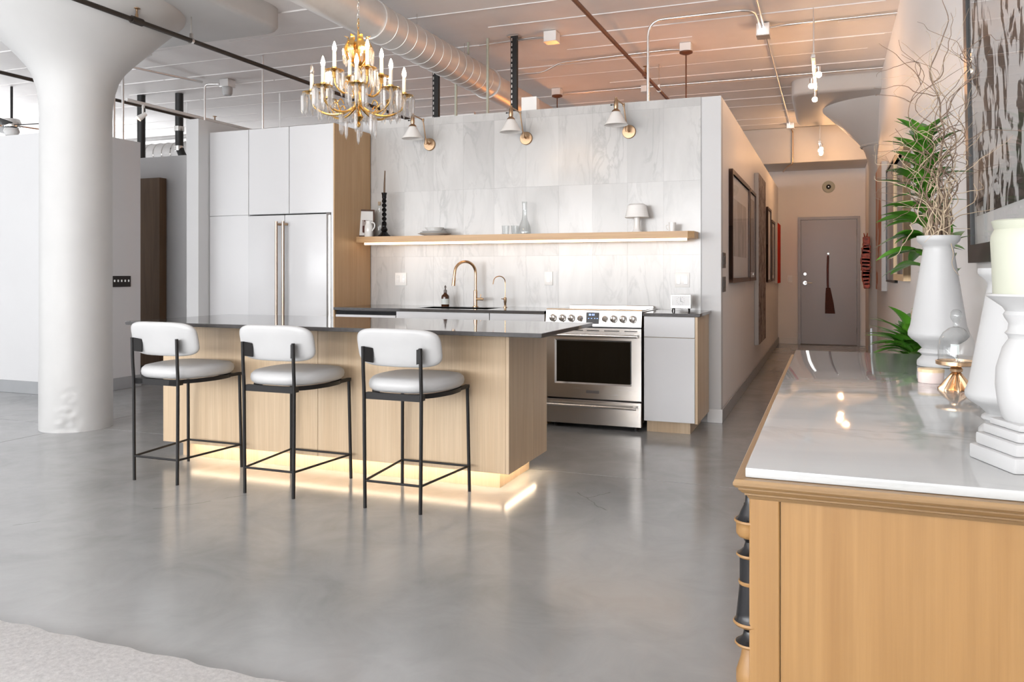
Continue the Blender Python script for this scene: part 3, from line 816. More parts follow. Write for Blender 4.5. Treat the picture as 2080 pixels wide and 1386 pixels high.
G().lathe([(0, S), (.038, S), (.040, S + .005), (.040, S + .13), (.032, S + .175), (.016, S + .215), (.014, S + .31), (.017, S + .315)], (-3.945, 6.665, 0), 24).obj('glass_body', 'glass', t)
G().lathe([(0, S + .30), (.0125, S + .30), (.0145, S + .335), (0, S + .336)], (-3.945, 6.665, 0), 16).obj('cork', 'stem', t)
t = thing('candlestick', 'tall black barley-twist candlestick on the shelf', 'candlestick', (-3.855, 6.60, S))
cx_, cy_ = -3.855, 6.60
g = G(); g.lathe([(0, S), (.068, S), (.066, S + .006), (.046, S + .022), (.030, S + .04), (.022, S + .05), (.030, S + .058), (.032, S + .07), (.022, S + .085), (.018, S + .10), (.024, S + .115), (.018, S + .125)], (cx_, cy_, 0), 32)
g.obj('base', 'black_gloss', t)
g = G(); rings = []
for i in range(73):
    u = i / 72; z = S + .12 + .215 * u; ph = u * 2 * PI * 2.6
    rings.append([(cx_ + math.cos(a) * (.0155 + .0075 * math.cos(2 * (a - ph))), cy_ + math.sin(a) * (.0155 + .0075 * math.cos(2 * (a - ph))), z) for a in [2 * PI * k / 20 for k in range(20)]])
g.loft(rings).obj('twisted_stem', 'black_gloss', t, sharp=2)
G().lathe([(.016, S + .33), (.022, S + .34), (.016, S + .35), (.021, S + .365), (.021, S + .385), (.027, S + .41), (.023, S + .41), (.012, S + .385), (0, S + .385)], (cx_, cy_, 0), 24).obj('cup', 'black_gloss', t)
o = G().tube([(cx_, cy_, S + .386), (cx_ + .003, cy_, S + .50), (cx_ + .008, cy_, S + .615)], [.0095, .008, .0055], 12).obj('taper_candle', 'walnut'); tag(o, 'slim dark brown taper candle in the black candlestick', 'candle')
for i, (r, h, z, lb) in enumerate(((.152, .020, 0, 'wide white plate at the bottom of the shelf stack'), (.135, .018, .012, 'white plate second from the bottom of the shelf stack'), (.118, .018, .024, 'white plate third in the shelf stack'), (.088, .038, .036, 'small white bowl on top of the plate stack'))):
    g = G().lathe([(0, S + z), (r * .55, S + z), (r * .6, S + z + .004), (r, S + z + h), (r - .004, S + z + h + .002), (r * .55, S + z + .008), (0, S + z + .008)], (-3.335, 6.60, 0), 40)
    o = g.obj('plate' if i < 3 else 'bowl', 'white_gloss'); tag(o, lb, 'plate' if i < 3 else 'bowl', 'stacked dishes on the shelf')
for i, (x, y, lb) in enumerate(((-2.64, 6.60, 'short clear drinking glass farther from the carafe'), (-2.565, 6.63, 'short clear drinking glass right beside the carafe'))):
    o = G().lathe([(0, S), (.028, S), (.034, S + .08), (.0325, S + .08), (.0265, S + .006), (0, S + .006)], (x, y, 0), 24).obj('drinking_glass', 'glass'); tag(o, lb, 'glass', 'drinking glasses on the shelf')
o = G().lathe([(0, S), (.055, S), (.057, S + .01), (.050, S + .07), (.026, S + .13), (.020, S + .17), (.020, S + .25), (.024, S + .285), (.0225, S + .285), (.0185, S + .25), (.0185, S + .17), (.024, S + .13), (.048, S + .07), (.054, S + .012), (0, S + .008)], (-2.47, 6.62, 0), 28).obj('carafe', 'glass'); tag(o, 'clear glass carafe with a long neck on the shelf', 'carafe')
t = thing('table_lamp', 'little white mushroom lamp on the shelf', 'lamp', (-1.48, 6.62, S))
G().lathe([(0, S), (.040, S), (.042, S + .006), (.030, S + .02), (.024, S + .06), (.026, S + .13)], (-1.48, 6.62, 0), 28).obj('base', 'shade_white', t)
G().lathe([(0, S + .235), (.060, S + .235), (.078, S + .222), (.086, S + .18), (.096, S + .132), (.100, S + .126), (.097, S + .122), (.090, S + .126), (0, S + .13)], (-1.48, 6.62, 0), 36).obj('lamp_shade', 'shade_white', t)
for i, (x, y, h, lb) in enumerate(((-1.185, 6.60, .075, 'small white cup near the free end of the shelf'),)):
    t = thing('cup', lb, 'cup', (x, y, S)); G().lathe([(0, S), (.026, S), (.030, S + h), (.027, S + h), (.023, S + .006), (0, S + .006)], (x, y, 0), 24).obj('body', 'white_gloss', t)
    G().tube(smooth_path([(x - .028, y, S + .06), (x - .05, y, S + .05), (x - .045, y, S + .025), (x - .026, y, S + .018)], 4), .0035, 8).obj('handle', 'white_gloss', t)

# wall sconces
def sconce(label, dx):
    t = thing('wall_sconce', label, 'wall lamp', (dx, KY - .013, 2.41), 'swing-arm sconces on the marble')
    W = KY - .0125; x = dx
    G().lathe([(0, -.018), (.054, -.018), (.058, -.012), (.058, 0)], (x, W, 2.41), 32, 'y').obj('back_plate', 'brass', t)
    G().tube([(x, W - .01, 2.41), (x, W - .075, 2.425)], .009, 10).lathe([(0, 2.40), (.013, 2.40), (.013, 2.455), (0, 2.455)], (x, W - .08, 0), 14).obj('pivot', 'brass', t)
    e = (x - .028, W - .085, 2.625)
    G().tube([(x - .002, W - .08, 2.44), e], .006, 10).obj('lower_arm', 'brass', t)
    s_ = (x - .055, W - .235, 2.648)
    G().tube([e, s_], .0055, 10).lathe([(0, e[2] - .012), (.011, e[2] - .012), (.011, e[2] + .012), (0, e[2] + .012)], (e[0], e[1], 0), 12).obj('upper_arm', 'brass', t)
    so = G().lathe([(0, 2.66), (.010, 2.66), (.010, 2.64), (.017, 2.625), (.019, 2.58), (.016, 2.565), (.034, 2.548), (.036, 2.54), (0, 2.54)], (s_[0], s_[1], 0), 22).obj('socket', 'brass', t)
    G().tube([(s_[0], s_[1], 2.60), (s_[0] - .038, s_[1], 2.60)], .003, 8).lathe([(0, -.006), (.006, -.006), (.006, .006), (0, .006)], (s_[0] - .04, s_[1], 2.60), 10, 'x').obj('switch_key', 'black_metal', so)
    G().lathe([(.028, 2.545), (.034, 2.54), (.052, 2.51), (.078, 2.462), (.096, 2.437), (.098, 2.432), (.094, 2.434), (.074, 2.462), (.048, 2.508), (.026, 2.538)], (s_[0], s_[1], 0), 40).obj('lamp_shade', 'shade_white', t)
    return t
sconce('brass swing-arm sconce with white cone shade nearest the chandelier', -3.455)
sconce('brass swing-arm sconce with white cone shade in the middle of the marble', -2.50)
sconce('brass swing-arm sconce with white cone shade nearest the hall', -1.575)

# ================================================================== CHANDELIER
def chandelier():
    cx, cy = -2.756, 4.40
    t = thing('chandelier', 'gilt candle chandelier with crystal drops hanging over the island', 'chandelier', (cx, cy, 2.13))
    V = lambda r, a, z: (cx + r * math.cos(a), cy + r * math.sin(a), z)
    # prism mesh shared by every drop
    def drop_mesh(L, w):
        g = G()
        g.lathe([(0, 0), (w * .5, -.006), (w, -L * .16), (w * .8, -L * .80), (0, -L)], (0, 0, 0), 6)
        o = g.obj('crystal_drop', 'crystal', sharp=.2); me = o.data; bpy.data.objects.remove(o); return me
    D1, D2, D3 = drop_mesh(.140, .0135), drop_mesh(.115, .0125), drop_mesh(.155, .0135)
    def hang(p, me, parent):
        o = link('crystal_drop', me, None); o.parent = parent
        o.matrix_parent_inverse = Matrix.Translation(-Vector(t.location)) if parent is t else Matrix.Identity(4)
        o.location = p; o.rotation_euler = (0, 0, random.random() * PI)
    # central stem
    G().lathe([(0, 2.135), (.010, 2.14), (.016, 2.155), (.008, 2.17), (.022, 2.185), (.034, 2.20), (.018, 2.225), (.012, 2.25), (.026, 2.27), (.030, 2.29), (.016, 2.32), (.010, 2.36), (.010, 2.44), (.022, 2.46), (.028, 2.475), (.012, 2.50), (.009, 2.56), (.018, 2.60), (.026, 2.62), (.012, 2.66), (.009, 2.70), (.007, 2.735), (0, 2.74)], (cx, cy, 0), 20).obj('stem', 'gold', t)
    # leaf crown
    for k in range(8):
        a = 2 * PI * k / 8
        pts = smooth_path([V(.012, a, 2.50), V(.060, a, 2.55), V(.088, a, 2.62), V(.062, a, 2.685), V(.085, a, 2.70)], 4)
        g = G(); n = len(pts); side = Vector((-math.sin(a), math.cos(a), 0)); L, R = [], []
        for i, p in enumerate(pts):
            w = .018 * math.sin(PI * min(1, (i + 1.5) / (n + 1))) + .003
            L.append(p + side * w); R.append(p - side * w)
        nrm = Vector((math.cos(a), math.sin(a), .3)) * .003
        g.loft([[l, r, r + nrm, l + nrm] for l, r in zip(L, R)])
        g.obj('crown_leaf', 'gold', t)
        hang(V(.090, a, 2.635), D2, t)
    for k in range(6):
        a = 2 * PI * k / 6 + .2; hang(V(.04, a, 2.47), D2, t)
    # arms with candles
    def arm(a, r, zc, lit, low):
        zs = 2.27 if low else 2.40
        pts = smooth_path([V(.015, a, zs), V(r * .35, a, zs - .05), V(r * .68, a, zs - .055), V(r * .95, a, zs - .012), V(r, a, zc - .028)], 6)
        n = len(pts); ar = G().tube(pts, [.0085 - .003 * i / n for i in range(n)], 8)
        cur = smooth_path([V(r * .5, a, zs - .058), V(r * .6, a, zs - .01), V(r * .5, a, zs + .02), V(r * .42, a, zs - .005)], 5)
        ar.tube(cur, .004, 6)
        ar = ar.obj('arm', 'gold', t)
        c = V(r, a, 0)
        G().lathe([(.0, zc - .05), (.008, zc - .045), (.012, zc - .03), (.020, zc - .012), (.055, zc - .004), (.060, zc), (.055, zc + .003), (.016, zc + .004), (.016, zc + .02), (0, zc + .02)], (c[0], c[1], 0), 18).obj('drip_pan', 'gold', ar)
        G().lathe([(.0115, zc + .006), (.0115, zc + .112), (.009, zc + .115), (0, zc + .115)], (c[0], c[1], 0), 14).obj('candle_sleeve', 'candle_white', ar)
        zb = zc + .113
        G().lathe([(0, zb), (.007, zb), (.0125, zb + .016), (.0135, zb + .026), (.009, zb + .045), (.0035, zb + .062), (0, zb + .068)], (c[0], c[1], 0), 14).obj('bulb', 'bulb' if lit else 'bulb_off', ar)
        for k in range(8):
            b = 2 * PI * k / 8 + a
            hang((c[0] + .056 * math.cos(b), c[1] + .056 * math.sin(b), zc - .002), D1 if low else D2, ar)
    off = math.radians(30)
    for k in range(8): arm(off + 2 * PI * k / 8, .285, 2.345, k != 4, True)
    for k in range(4): arm(off + PI / 8 + PI / 2 * k, .155, 2.475, True, False)
    for k in range(8):
        a = 2 * PI * (k + .5) / 8; hang(V(.10 + .03 * (k % 2), a, 2.225), D3 if k % 2 else D1, t)
    hang((cx, cy, 2.14), D2, t)
    # chain up to a ceiling canopy
    z = 2.735; k = 0
    while z < 3.46:
        g = G(); pr = []
        for i in range(13):
            a = 2 * PI * i / 12; u, w = .007 * math.cos(a), .017 * math.sin(a)
            pr.append((cx + (u if k % 2 else 0), cy + (0 if k % 2 else u), z + .014 + w))
        g.tube(pr, .0020, 5, cap=False).obj('chain_link', 'gold' if z < 2.8 else 'steel_bright', t)
        z += .0275; k += 1
    G().lathe([(0, 3.455), (.012, 3.457), (.05, 3.475), (.06, 3.498), (0, 3.499)], (cx, cy, 0), 24).obj('ceiling_canopy', 'gold', t)
chandelier()

# ================================================================== CEILING SERVICES
# spiral duct
DX, DZ, DR = -3.38, 3.225, 0.152
t = thing('spiral_duct', 'round galvanised spiral duct running under the ceiling', 'duct', (DX, 6, DZ))
G().lathe([(DR, -4.9), (DR, 7.95)], (DX, 0, DZ), 40, 'y').obj('duct_body', 'galv', t)
yy = 5.75; 
while yy < 7.9:
    G().lathe([(DR - .002, -.006), (DR + .0035, -.002), (DR + .0035, .002), (DR - .002, .006)], (DX, yy, DZ), 40, 'y').obj('spiral_seam', 'galv', t)
    yy += .165
G().lathe([(DR, -.02), (DR + .010, -.02), (DR + .010, .02), (DR, .02)], (DX, 5.58, DZ), 40, 'y').obj('collar', 'galv', t)
G().lathe([(DR, 0), (DR + .014, 0), (DR + .014, .03), (DR, .03)], (DX, 7.90, DZ), 40, 'y').obj('collar', 'galv', t)
G().lathe([(DR * .92, 7.92), (DR * .92, 13.4)], (DX + .02, 0, DZ - .02), 32, 'y').obj('smooth_extension', 'galv', t)
for hy in (6.35, 7.35):
    G().tube([(DX + .0, hy, DZ + DR - .01), (DX, hy, ZC)], .003, 6).obj('hanger_rod', 'steel', t)

def pipe(name, label, cat, pts, r, mat, bend=.08, seg=10):
    g = G().tube(bent(pts, bend) if bend else pts, r, seg)
    o = g.obj(name, mat); return tag(o, label, cat)
# sprinkler pipes along the room
def sprinkler_pipe(label, x, y0, y1, z, mat, heads, hangers, r=.018, zceil=ZC):
    t = thing('sprinkler_pipe', label, 'pipe', (x, (y0 + y1) / 2, z))
    G().tube([(x, y0, z), (x, y1, z)], r, 12).obj('pipe_run', mat, t)
    for hy in heads:
        h = G().lathe([(r * 1.5, -.05), (r * 1.5, .05)], (x, hy, z), 12, 'y').obj('tee_fitting', mat, t)
        G().lathe([(.012, z), (.012, z + .05), (.008, z + .055), (.008, z + .085), (.026, z + .092), (.026, z + .096), (0, z + .097)], (x, hy, 0), 14).obj('sprinkler_head', 'brass', h)
    for hy in hangers:
        h = G().tube([(x, hy, z + r), (x, hy, zceil)], .005, 8)
        h.lathe([(r + .002, -.012), (r + .007, -.012), (r + .007, .012), (r + .002, .012)], (x, hy, z), 16, 'y')
        h.box(x - .012, x + .012, hy - .008, hy + .008, z + r, z + r + .04)
        h.obj('hanger', 'steel', t)
sprinkler_pipe('dark iron sprinkler pipe passing in front of the round column capital', -4.85, -4.9, 14.5, 3.115, 'dark_pipe', (4.66, 11.0), (5.22,), .019, 3.315)
sprinkler_pipe('dark pipe crossing behind the round column toward the side passage', -7.24, -4.9, 14.5, 3.10, 'dark_pipe', (8.2,), (9.5,))
sprinkler_pipe('rust brown sprinkler pipe over the range side of the kitchen', -1.735, -4.9, 14.5, 3.215, 'rust', (8.15,), (8.85,))
# white lighting track riding on the far pipe, with one head
t = thing('track_light', 'white track light on the dark pipe left of the stub wall', 'track light', (-7.24, 7.3, 3.1))
G().tube([(-7.225, 6.8, 3.128), (-7.225, 9.6, 3.128)], .02, 10).obj('track', 'plastic_white', t)
G().lathe([(0, 3.085), (.02, 3.085), (.02, 3.12), (0, 3.12)], (-7.225, 7.03, 0), 14).obj('adapter', 'plastic_white', t)
G().tube([(-7.225, 7.03, 3.085), (-7.225, 7.03, 2.99)], .012, 10).obj('stem', 'plastic_white', t)
h = G().tube([(-7.21, 7.06, 3.02), (-7.26, 7.0, 2.955)], [.022, .036], 14).obj('lamp_head', 'plastic_white', t)
G().tube([(-7.258, 7.002, 2.957), (-7.262, 6.998, 2.95)], .03, 14).obj('lens', emission('warm_spot_lens', (1, .55, .25), 8), h)
# conduits
pipe('conduit', 'steel conduit rising behind the kitchen wall and bending to the hall box', 'conduit', [(-1.50, 7.15, 2.3), (-1.50, 7.15, 3.455), (-.60, 7.15, 3.455), (-.585, 7.70, 3.455)], .0125, 'conduit', .14)
pipe('conduit', 'steel conduit running down the hall ceiling through the junction boxes', 'conduit', [(-.56, -4.9, 3.47), (-.56, 13.05, 3.47)], .011, 'conduit', 0)
pipe('conduit', 'steel conduit crossing the hall from the big junction box to the wall', 'conduit', [(-.52, 7.76, 3.455), (-.38, 7.80, 3.48), (.55, 7.80, 3.482)], .010, 'conduit', .05)
pipe('conduit', 'long steel conduit crossing the ceiling before the hall slab panel', 'conduit', [(-3.3, 9.83, 3.485), (-2.2, 9.83, 3.482), (.55, 9.83, 3.482)], .010, 'conduit', .05)
pipe('conduit', 'steel conduit feeding the pendant box behind the kitchen wall', 'conduit', [(-3.25, 8.35, 3.40), (-2.9, 8.35, 3.40), (-2.7, 8.33, 3.48), (-1.5, 8.25, 3.482), (-1.37, 8.22, 3.46)], .010, 'conduit', .05)
pipe('conduit', 'short steel conduit from the small ceiling box toward the duct', 'conduit', [(-3.25, 7.42, 3.484), (-2.62, 7.34, 3.48), (-2.5, 7.31, 3.45)], .010, 'conduit', .05)
pipe('conduit', 'conduit dropping down the hall end beam', 'conduit', [(-.56, 13.08, 3.44), (-.54, 13.47, 3.43), (-.54, 13.47, 2.92), (-.62, 13.6, 2.90), (-.72, 14.3, 2.905)], .012, 'brass', .04)
pipe('conduit', 'steel conduit looping down beside the column to the partition top', 'conduit', [(-6.98, 6.40, 2.62), (-6.98, 6.40, 3.42), (-6.42, 6.44, 3.465), (-6.80, 6.06, 3.465)], .018, 'conduit', .16)
pipe('conduit', 'second steel conduit from the partition top turning away from the column', 'conduit', [(-6.98, 6.52, 2.62), (-6.98, 6.52, 3.42), (-6.9, 7.6, 3.47)], .014, 'conduit', .12)
pipe('conduit', 'thin conduit bending down from the jar light to the stub wall', 'conduit', [(-6.70, 7.66, 3.44), (-6.86, 7.60, 3.44), (-6.86, 7.60, 2.5)], .011, 'conduit', .05)
pipe('conduit', 'slim vertical conduit standing above the pantry cabinet', 'conduit', [(-5.55, 7.0, 3.5), (-5.55, 7.0, 2.4)], .011, 'conduit', 0)
# boxes
def jbox(label, c, s, mat='plastic_white', ports=()):
    t = thing('junction_box', label, 'junction box', (c[0], c[1], c[2]))
    G().box(c[0] - s[0], c[0] + s[0], c[1] - s[1], c[1] + s[1], c[2] - s[2], c[2] + s[2], .003).obj('box', mat, t)
    G().box(c[0] - s[0] - .002, c[0] + s[0] + .002, c[1] - s[1] - .002, c[1] + s[1] + .002, c[2] - s[2] - .004, c[2] - s[2], .001).obj('cover', 'conduit', t)
    return t
jbox('steel junction box where the hall conduits meet', (-.565, 7.78, 3.44), (.058, .075, .055), 'conduit')
jbox('white ceiling box near the black strut behind the kitchen wall', (-2.45, 7.30, 3.45), (.062, .06, .048))
jbox('small white ceiling box on the long cross conduit', (-2.09, 9.83, 3.46), (.05, .05, .038))
jbox('small steel box at the far end of the hall ceiling', (-.555, 13.10, 3.455), (.055, .05, .04), 'conduit')
t = thing('wall_box', 'white square box standing on top of the marble wall', 'junction box', (-2.484, 6.82, WH))
G().box(-2.548, -2.42, 6.775, 6.86, WH, WH + .118, .003).obj('box', 'plastic_white', t)
G().box(-2.556, -2.412, 6.768, 6.775, WH - .0, WH + .122, .002).obj('cover', 'plastic_white', t)
# pendant behind the wall, lit
def pendant(label, x, y, zb, glob=.07):
    t = thing('pendant_lamp', label, 'pendant lamp', (x, y, zb))
    G().box(x - .055, x + .055, y - .055, y + .055, 3.42, 3.5, .003).obj('ceiling_box', 'plastic_white', t)
    G().lathe([(0, 3.39), (.03, 3.39), (.065, 3.405), (.065, 3.42), (0, 3.42)], (x, y, 0), 20).obj('canopy', 'rust', t)
    G().tube([(x, y, 3.39), (x, y, zb + .07)], .007, 8).obj('rod', 'rust', t)
    G().lathe([(0, zb + .09), (.02, zb + .09), (.025, zb + .055), (0, zb + .05)], (x, y, 0), 16).obj('socket', 'brass', t)
    G().lathe([(glob * math.sin(q), zb - glob * math.cos(q)) for q in [PI * i / 12 for i in range(13)]], (x, y, 0), 20).obj('globe', 'bulb_lamp', t)
pendant('warm globe pendant on a brown rod behind the kitchen wall', -1.33, 8.16, 2.25)
pendant('warm globe pendant beyond the end of the spiral duct', -3.15, 9.6, 2.35)
# struts and rods behind the kitchen wall
def strut(label, x, y, ztop):
    t = thing('strut_channel', label, 'strut', (x, y, 2.3))
    G().box(x - .005, x + .033, y - .02, y + .02, 2.3, ztop).box(x - .03, x - .005, y - .021, y - .017, 2.3, ztop).obj('channel', 'black_metal', t)
    G().box(x - .06, x + .06, y - .05, y + .05, ztop, ztop + .008).obj('ceiling_plate', 'steel', t)
    g = G(); z = 2.4
    while z < ztop - .03: g.box(x - .022, x - .012, y - .024, y - .020, z, z + .028); z += .05
    g.obj('slots', 'steel', t)
strut('slotted black strut rising from the marble wall to the ceiling', -2.83, 7.3, 3.49)
strut('black strut hidden half behind the spiral duct', -3.67, 7.3, 3.49)
pipe('support_rod', 'tall cream painted rod next to the slotted black strut', 'rod', [(-3.10, 7.28, 2.3), (-3.10, 7.28, 3.5)], .014, 'wax', 0)
pipe('support_rod', 'cream painted rod reaching up to the spiral duct', 'rod', [(-3.46, 7.32, 2.3), (-3.46, 7.32, 3.12)], .014, 'wax', 0)
pipe('support_rod', 'short cream stub hanging from the ceiling above the duct', 'rod', [(-3.33, 7.33, 3.38), (-3.33, 7.33, 3.5)], .011, 'wax', 0)
# jar light
t = thing('jar_light', 'flush jar-glass ceiling light on a steel box above the pantry', 'ceiling light', (-6.64, 7.72, 3.4))
G().box(-6.70, -6.57, 7.66, 7.79, 3.41, 3.5, .003).obj('box', 'conduit', t)
G().lathe([(.058, 3.41), (.060, 3.39), (.056, 3.335), (.042, 3.315), (0, 3.31)], (-6.635, 7.725, 0), 24).obj('glass_jar', 'white_matte', t)
# ceiling fan far behind the partition
t = thing('ceiling_fan', 'ceiling fan with brown blades beyond the partition wall', 'ceiling fan', (-9.3, 7.0, 2.9))
fx, fy = -9.35, 7.05
G().tube([(fx, fy, 3.5), (fx, fy, 3.1)], .015, 10).obj('down_rod', 'black_metal', t)
G().lathe([(0, 3.12), (.09, 3.10), (.11, 3.05), (.10, 3.0), (0, 2.99)], (fx, fy, 0), 24).obj('motor', 'steel_bright', t)
G().lathe([(.075, 2.99), (.09, 2.95), (.07, 2.90), (0, 2.885)], (fx, fy, 0), 24).obj('light_bowl', 'white_gloss', t)
for k in range(5):
    a = 2 * PI * k / 5 + .15; g = G()
    g.box(.10, .70, -.065, .065, -.006, .006, .003).xf(Matrix.Translation((fx, fy, 3.03)) @ Matrix.Rotation(a, 4, 'Z') @ Matrix.Rotation(math.radians(12), 4, 'X'))
    g.obj('blade', 'fan_wood' if k % 2 else 'black', t)
# services over the side passage
pipe('vent_pipe', 'straight black vent pipe standing over the side passage', 'pipe', [(-8.25, 8.0, 2.2), (-8.25, 8.0, 3.5)], .05, 'black', 0, 14)
t = thing('vent_pipe', 'black vent pipe with steel clamps bending over the side passage', 'pipe', (-7.72, 8.1, 2.4))
G().tube(bent([(-7.72, 8.1, 3.5), (-7.72, 8.1, 2.78), (-7.45, 8.1, 2.4)], .1), .05, 14).obj('pipe_run', 'black', t)
for z in (3.05, 2.80): G().lathe([(.05, z - .03), (.06, z - .03), (.06, z + .03), (.05, z + .03)], (-7.72, 8.1, 0), 16).obj('clamp', 'steel_bright', t)
t = thing('flex_duct', 'ribbed silver duct lying over the side passage', 'duct', (-8, 8.6, 2.6))
G().lathe([(.16, -11), (.16, -5.7)], (0, 8.7, 2.84), 24, 'x').obj('duct_body', 'galv', t)
for i in range(24): G().lathe([(.16, -.008), (.168, 0), (.16, .008)], (-9.2 + i * .15, 8.7, 2.84), 24, 'x').obj('rib', 'steel_bright', t)
for hxx in (-9.5, -8.0, -6.5): G().box(hxx - .012, hxx + .012, 8.53, 8.535, 2.84, 3.5).obj('hanger_strap', 'galv', t)
o = G().box(-12, -5.7, 9.3, 9.5, 2.78, 3.02, .004).obj('roof_beam', 'rust'); tag(o, 'dark red brown steel beam beyond the side passage', 'beam')
pipe('cross_pipe', 'dark horizontal pipe running above the tall cabinets', 'pipe', [(-12, 9.6, 3.12), (-4.0, 9.6, 3.12)], .04, 'dark_pipe', 0)
pipe('cross_pipe', 'silver horizontal pipe running above the tall cabinets', 'pipe', [(-12, 9.0, 3.14), (-4.0, 9.0, 3.14)], .03, 'galv', 0)

# side passage: wood door with black plinth, switch plate
o = thing('tall_cabinet', 'dark brown wooden cabinet in the side passage on a black plinth', 'cabinet', (-8.2, 7.55, 0))
G().box(-8.9, -7.42, 7.47, 7.58, .10, 2.35, .002).obj('door', 'walnut', o)
G().box(-8.9, -7.42, 7.49, 7.58, 0, .10).obj('plinth', 'black', o)
t = thing('switch_plate', 'black five-gang switch plate with white toggles on the partition return', 'light switch', (-6.89, 6.42, 1.13))
G().box(-6.9, -6.893, 6.295, 6.545, 1.07, 1.185, .002).obj('cover_plate', 'black', t)
for k in range(5):
    yk = 6.33 + k * .045
    G().box(-6.893, -6.881, yk - .006, yk + .006, 1.122, 1.146, .002).obj('toggle', 'white_gloss', t)
# rug
g = G(); n = 90; top = []
x0, x1, ya, yb = -6.4, -1.25, -1.2, 1.995
edge = [(x0 + (x1 - x0) * i / n, yb + .006 * math.sin(i * 1.7) + random.uniform(-.005, .005)) for i in range(n + 1)]
poly = edge + [(x1, ya), (x0, ya)]
g.loft([[(p[0], p[1], .001) for p in poly], [(p[0], p[1], .012) for p in poly], [((p[0] + 3.8) * .998 - 3.8, (p[1] - .4) * .996 + .4, .016) for p in poly]])
o = g.obj('area_rug', 'rug'); tag(o, 'pale grey wool rug at the edge of the living area', 'rug')

# ================================================================== HALL
t = thing('door_1', 'taupe entry door in a matching frame at the end of the hall', 'door', (0, Y1, 0)); t['kind'] = 'structure'
del t['category']
W = Y1
g = G(); g.box(-.50, -.455, W - .03, W, 0, 2.15); g.box(.425, .47, W - .03, W, 0, 2.15); g.box(-.455, .425, W - .03, W, 2.105, 2.15)
g.obj('door_frame', 'door_grey', t)
d = G().box(-.450, .420, W - .018, W, .012, 2.10, .002).obj('door_leaf', 'door_grey', t)
G().lathe([(0, -.03), (.022, -.03), (.03, -.02), (.03, 0)], (-.385, W - .018, 1.19), 20, 'y').obj('deadbolt', 'steel_bright', d)
G().lathe([(.03, -.012), (.03, 0)], (-.385, W - .018, 1.04), 20, 'y').tube([(-.385, W - .03, 1.04), (-.385, W - .065, 1.04), (-.27, W - .068, 1.04)], .009, 8).obj('lever_handle', 'steel_bright', d)
for z in (.25, 1.05, 1.88): G().lathe([(.008, z - .05), (.008, z + .05)], (.424, W - .02, 0), 10).obj('hinge', 'door_grey', t)
G().box(-.455, .425, W - .05, W, 0, .012, .002).obj('threshold', 'plastic_grey', t)
o = G().lathe([(0, -.02), (.012, -.02), (.016, -.01), (.016, 0)], (-.02, W - .0185, 1.53), 16, 'y').tube([(-.02, W - .03, 1.525), (-.02, W - .045, 1.50), (-.02, W - .03, 1.49)], .004, 6).obj('wall_hook', 'steel_bright'); tag(o, 'small shiny hook on the taupe entry door', 'hook')
t = thing('hand_broom', 'dark red hand broom hanging on the entry door', 'broom', (-.015, W - .05, 1.0))
G().tube(smooth_path([(-.022, W - .045, 1.50), (-.028, W - .045, 1.30), (-.028, W - .045, 1.05), (-.022, W - .045, .93)], 4), [.013] + [.017] * 11 + [.028], 10).obj('handle', 'broom_wood', t)
g = G(); rings = []
for z, w, x in ((.96, .034, -.022), (.86, .048, -.015), (.70, .066, -.002), (.53, .078, .008)): rings.append([(x + w * a, W - .045 + .022 * b, z) for a, b in ((-1, -.6), (0, -1), (1, -.6), (1, .6), (0, 1), (-1, .6))])
g.loft(rings).obj('bristles', 'taupe', t)
t = thing('wall_vent', 'round speaker vent high on the hall end wall', 'vent', (-.015, W, 2.65))
G().lathe([(.055, -.008), (.08, -.014), (.098, -.008), (.10, 0), (.055, 0)], (-.015, W, 2.65), 32, 'y').obj('ring', 'wax', t)
G().lathe([(0, -.02), (.018, -.016), (.05, -.004), (.056, -.001)], (-.015, W, 2.65), 32, 'y').obj('cone', 'black', t)
G().lathe([(0, -.026), (.01, -.024), (.012, -.018)], (-.015, W, 2.65), 12, 'y').obj('centre_cap', 'steel_bright', t)
t = thing('switch_plate', 'white double switch plate beside the entry door', 'light switch', (-.628, W, 1.10))
G().box(-.665, -.59, W - .007, W, 1.04, 1.165, .002).obj('cover_plate', 'plastic_white', t)
G().box(-.655, -.633, W - .011, W - .007, 1.07, 1.135, .001).obj('rocker_switch', 'white_gloss', t)
G().box(-.622, -.60, W - .011, W - .007, 1.07, 1.135, .001).obj('rocker_switch', 'white_gloss', t)
for z0, z1, lb in ((1.262, 1.388, 'upper brown switch plate at the hall corner'), (1.062, 1.188, 'lower brown switch plate at the hall corner')):
    t = thing('switch_plate', lb, 'light switch', (-.82, 6.92, (z0 + z1) / 2))
    G().box(-.82, -.812, 6.83, 7.02, z0, z1, .002).obj('cover_plate', 'plastic_grey', t)
    for yk in (6.878, 6.972): G().box(-.812, -.808, yk - .017, yk + .017, z0 + .03, z1 - .03, .001).obj('rocker_switch', 'plastic_grey', t)

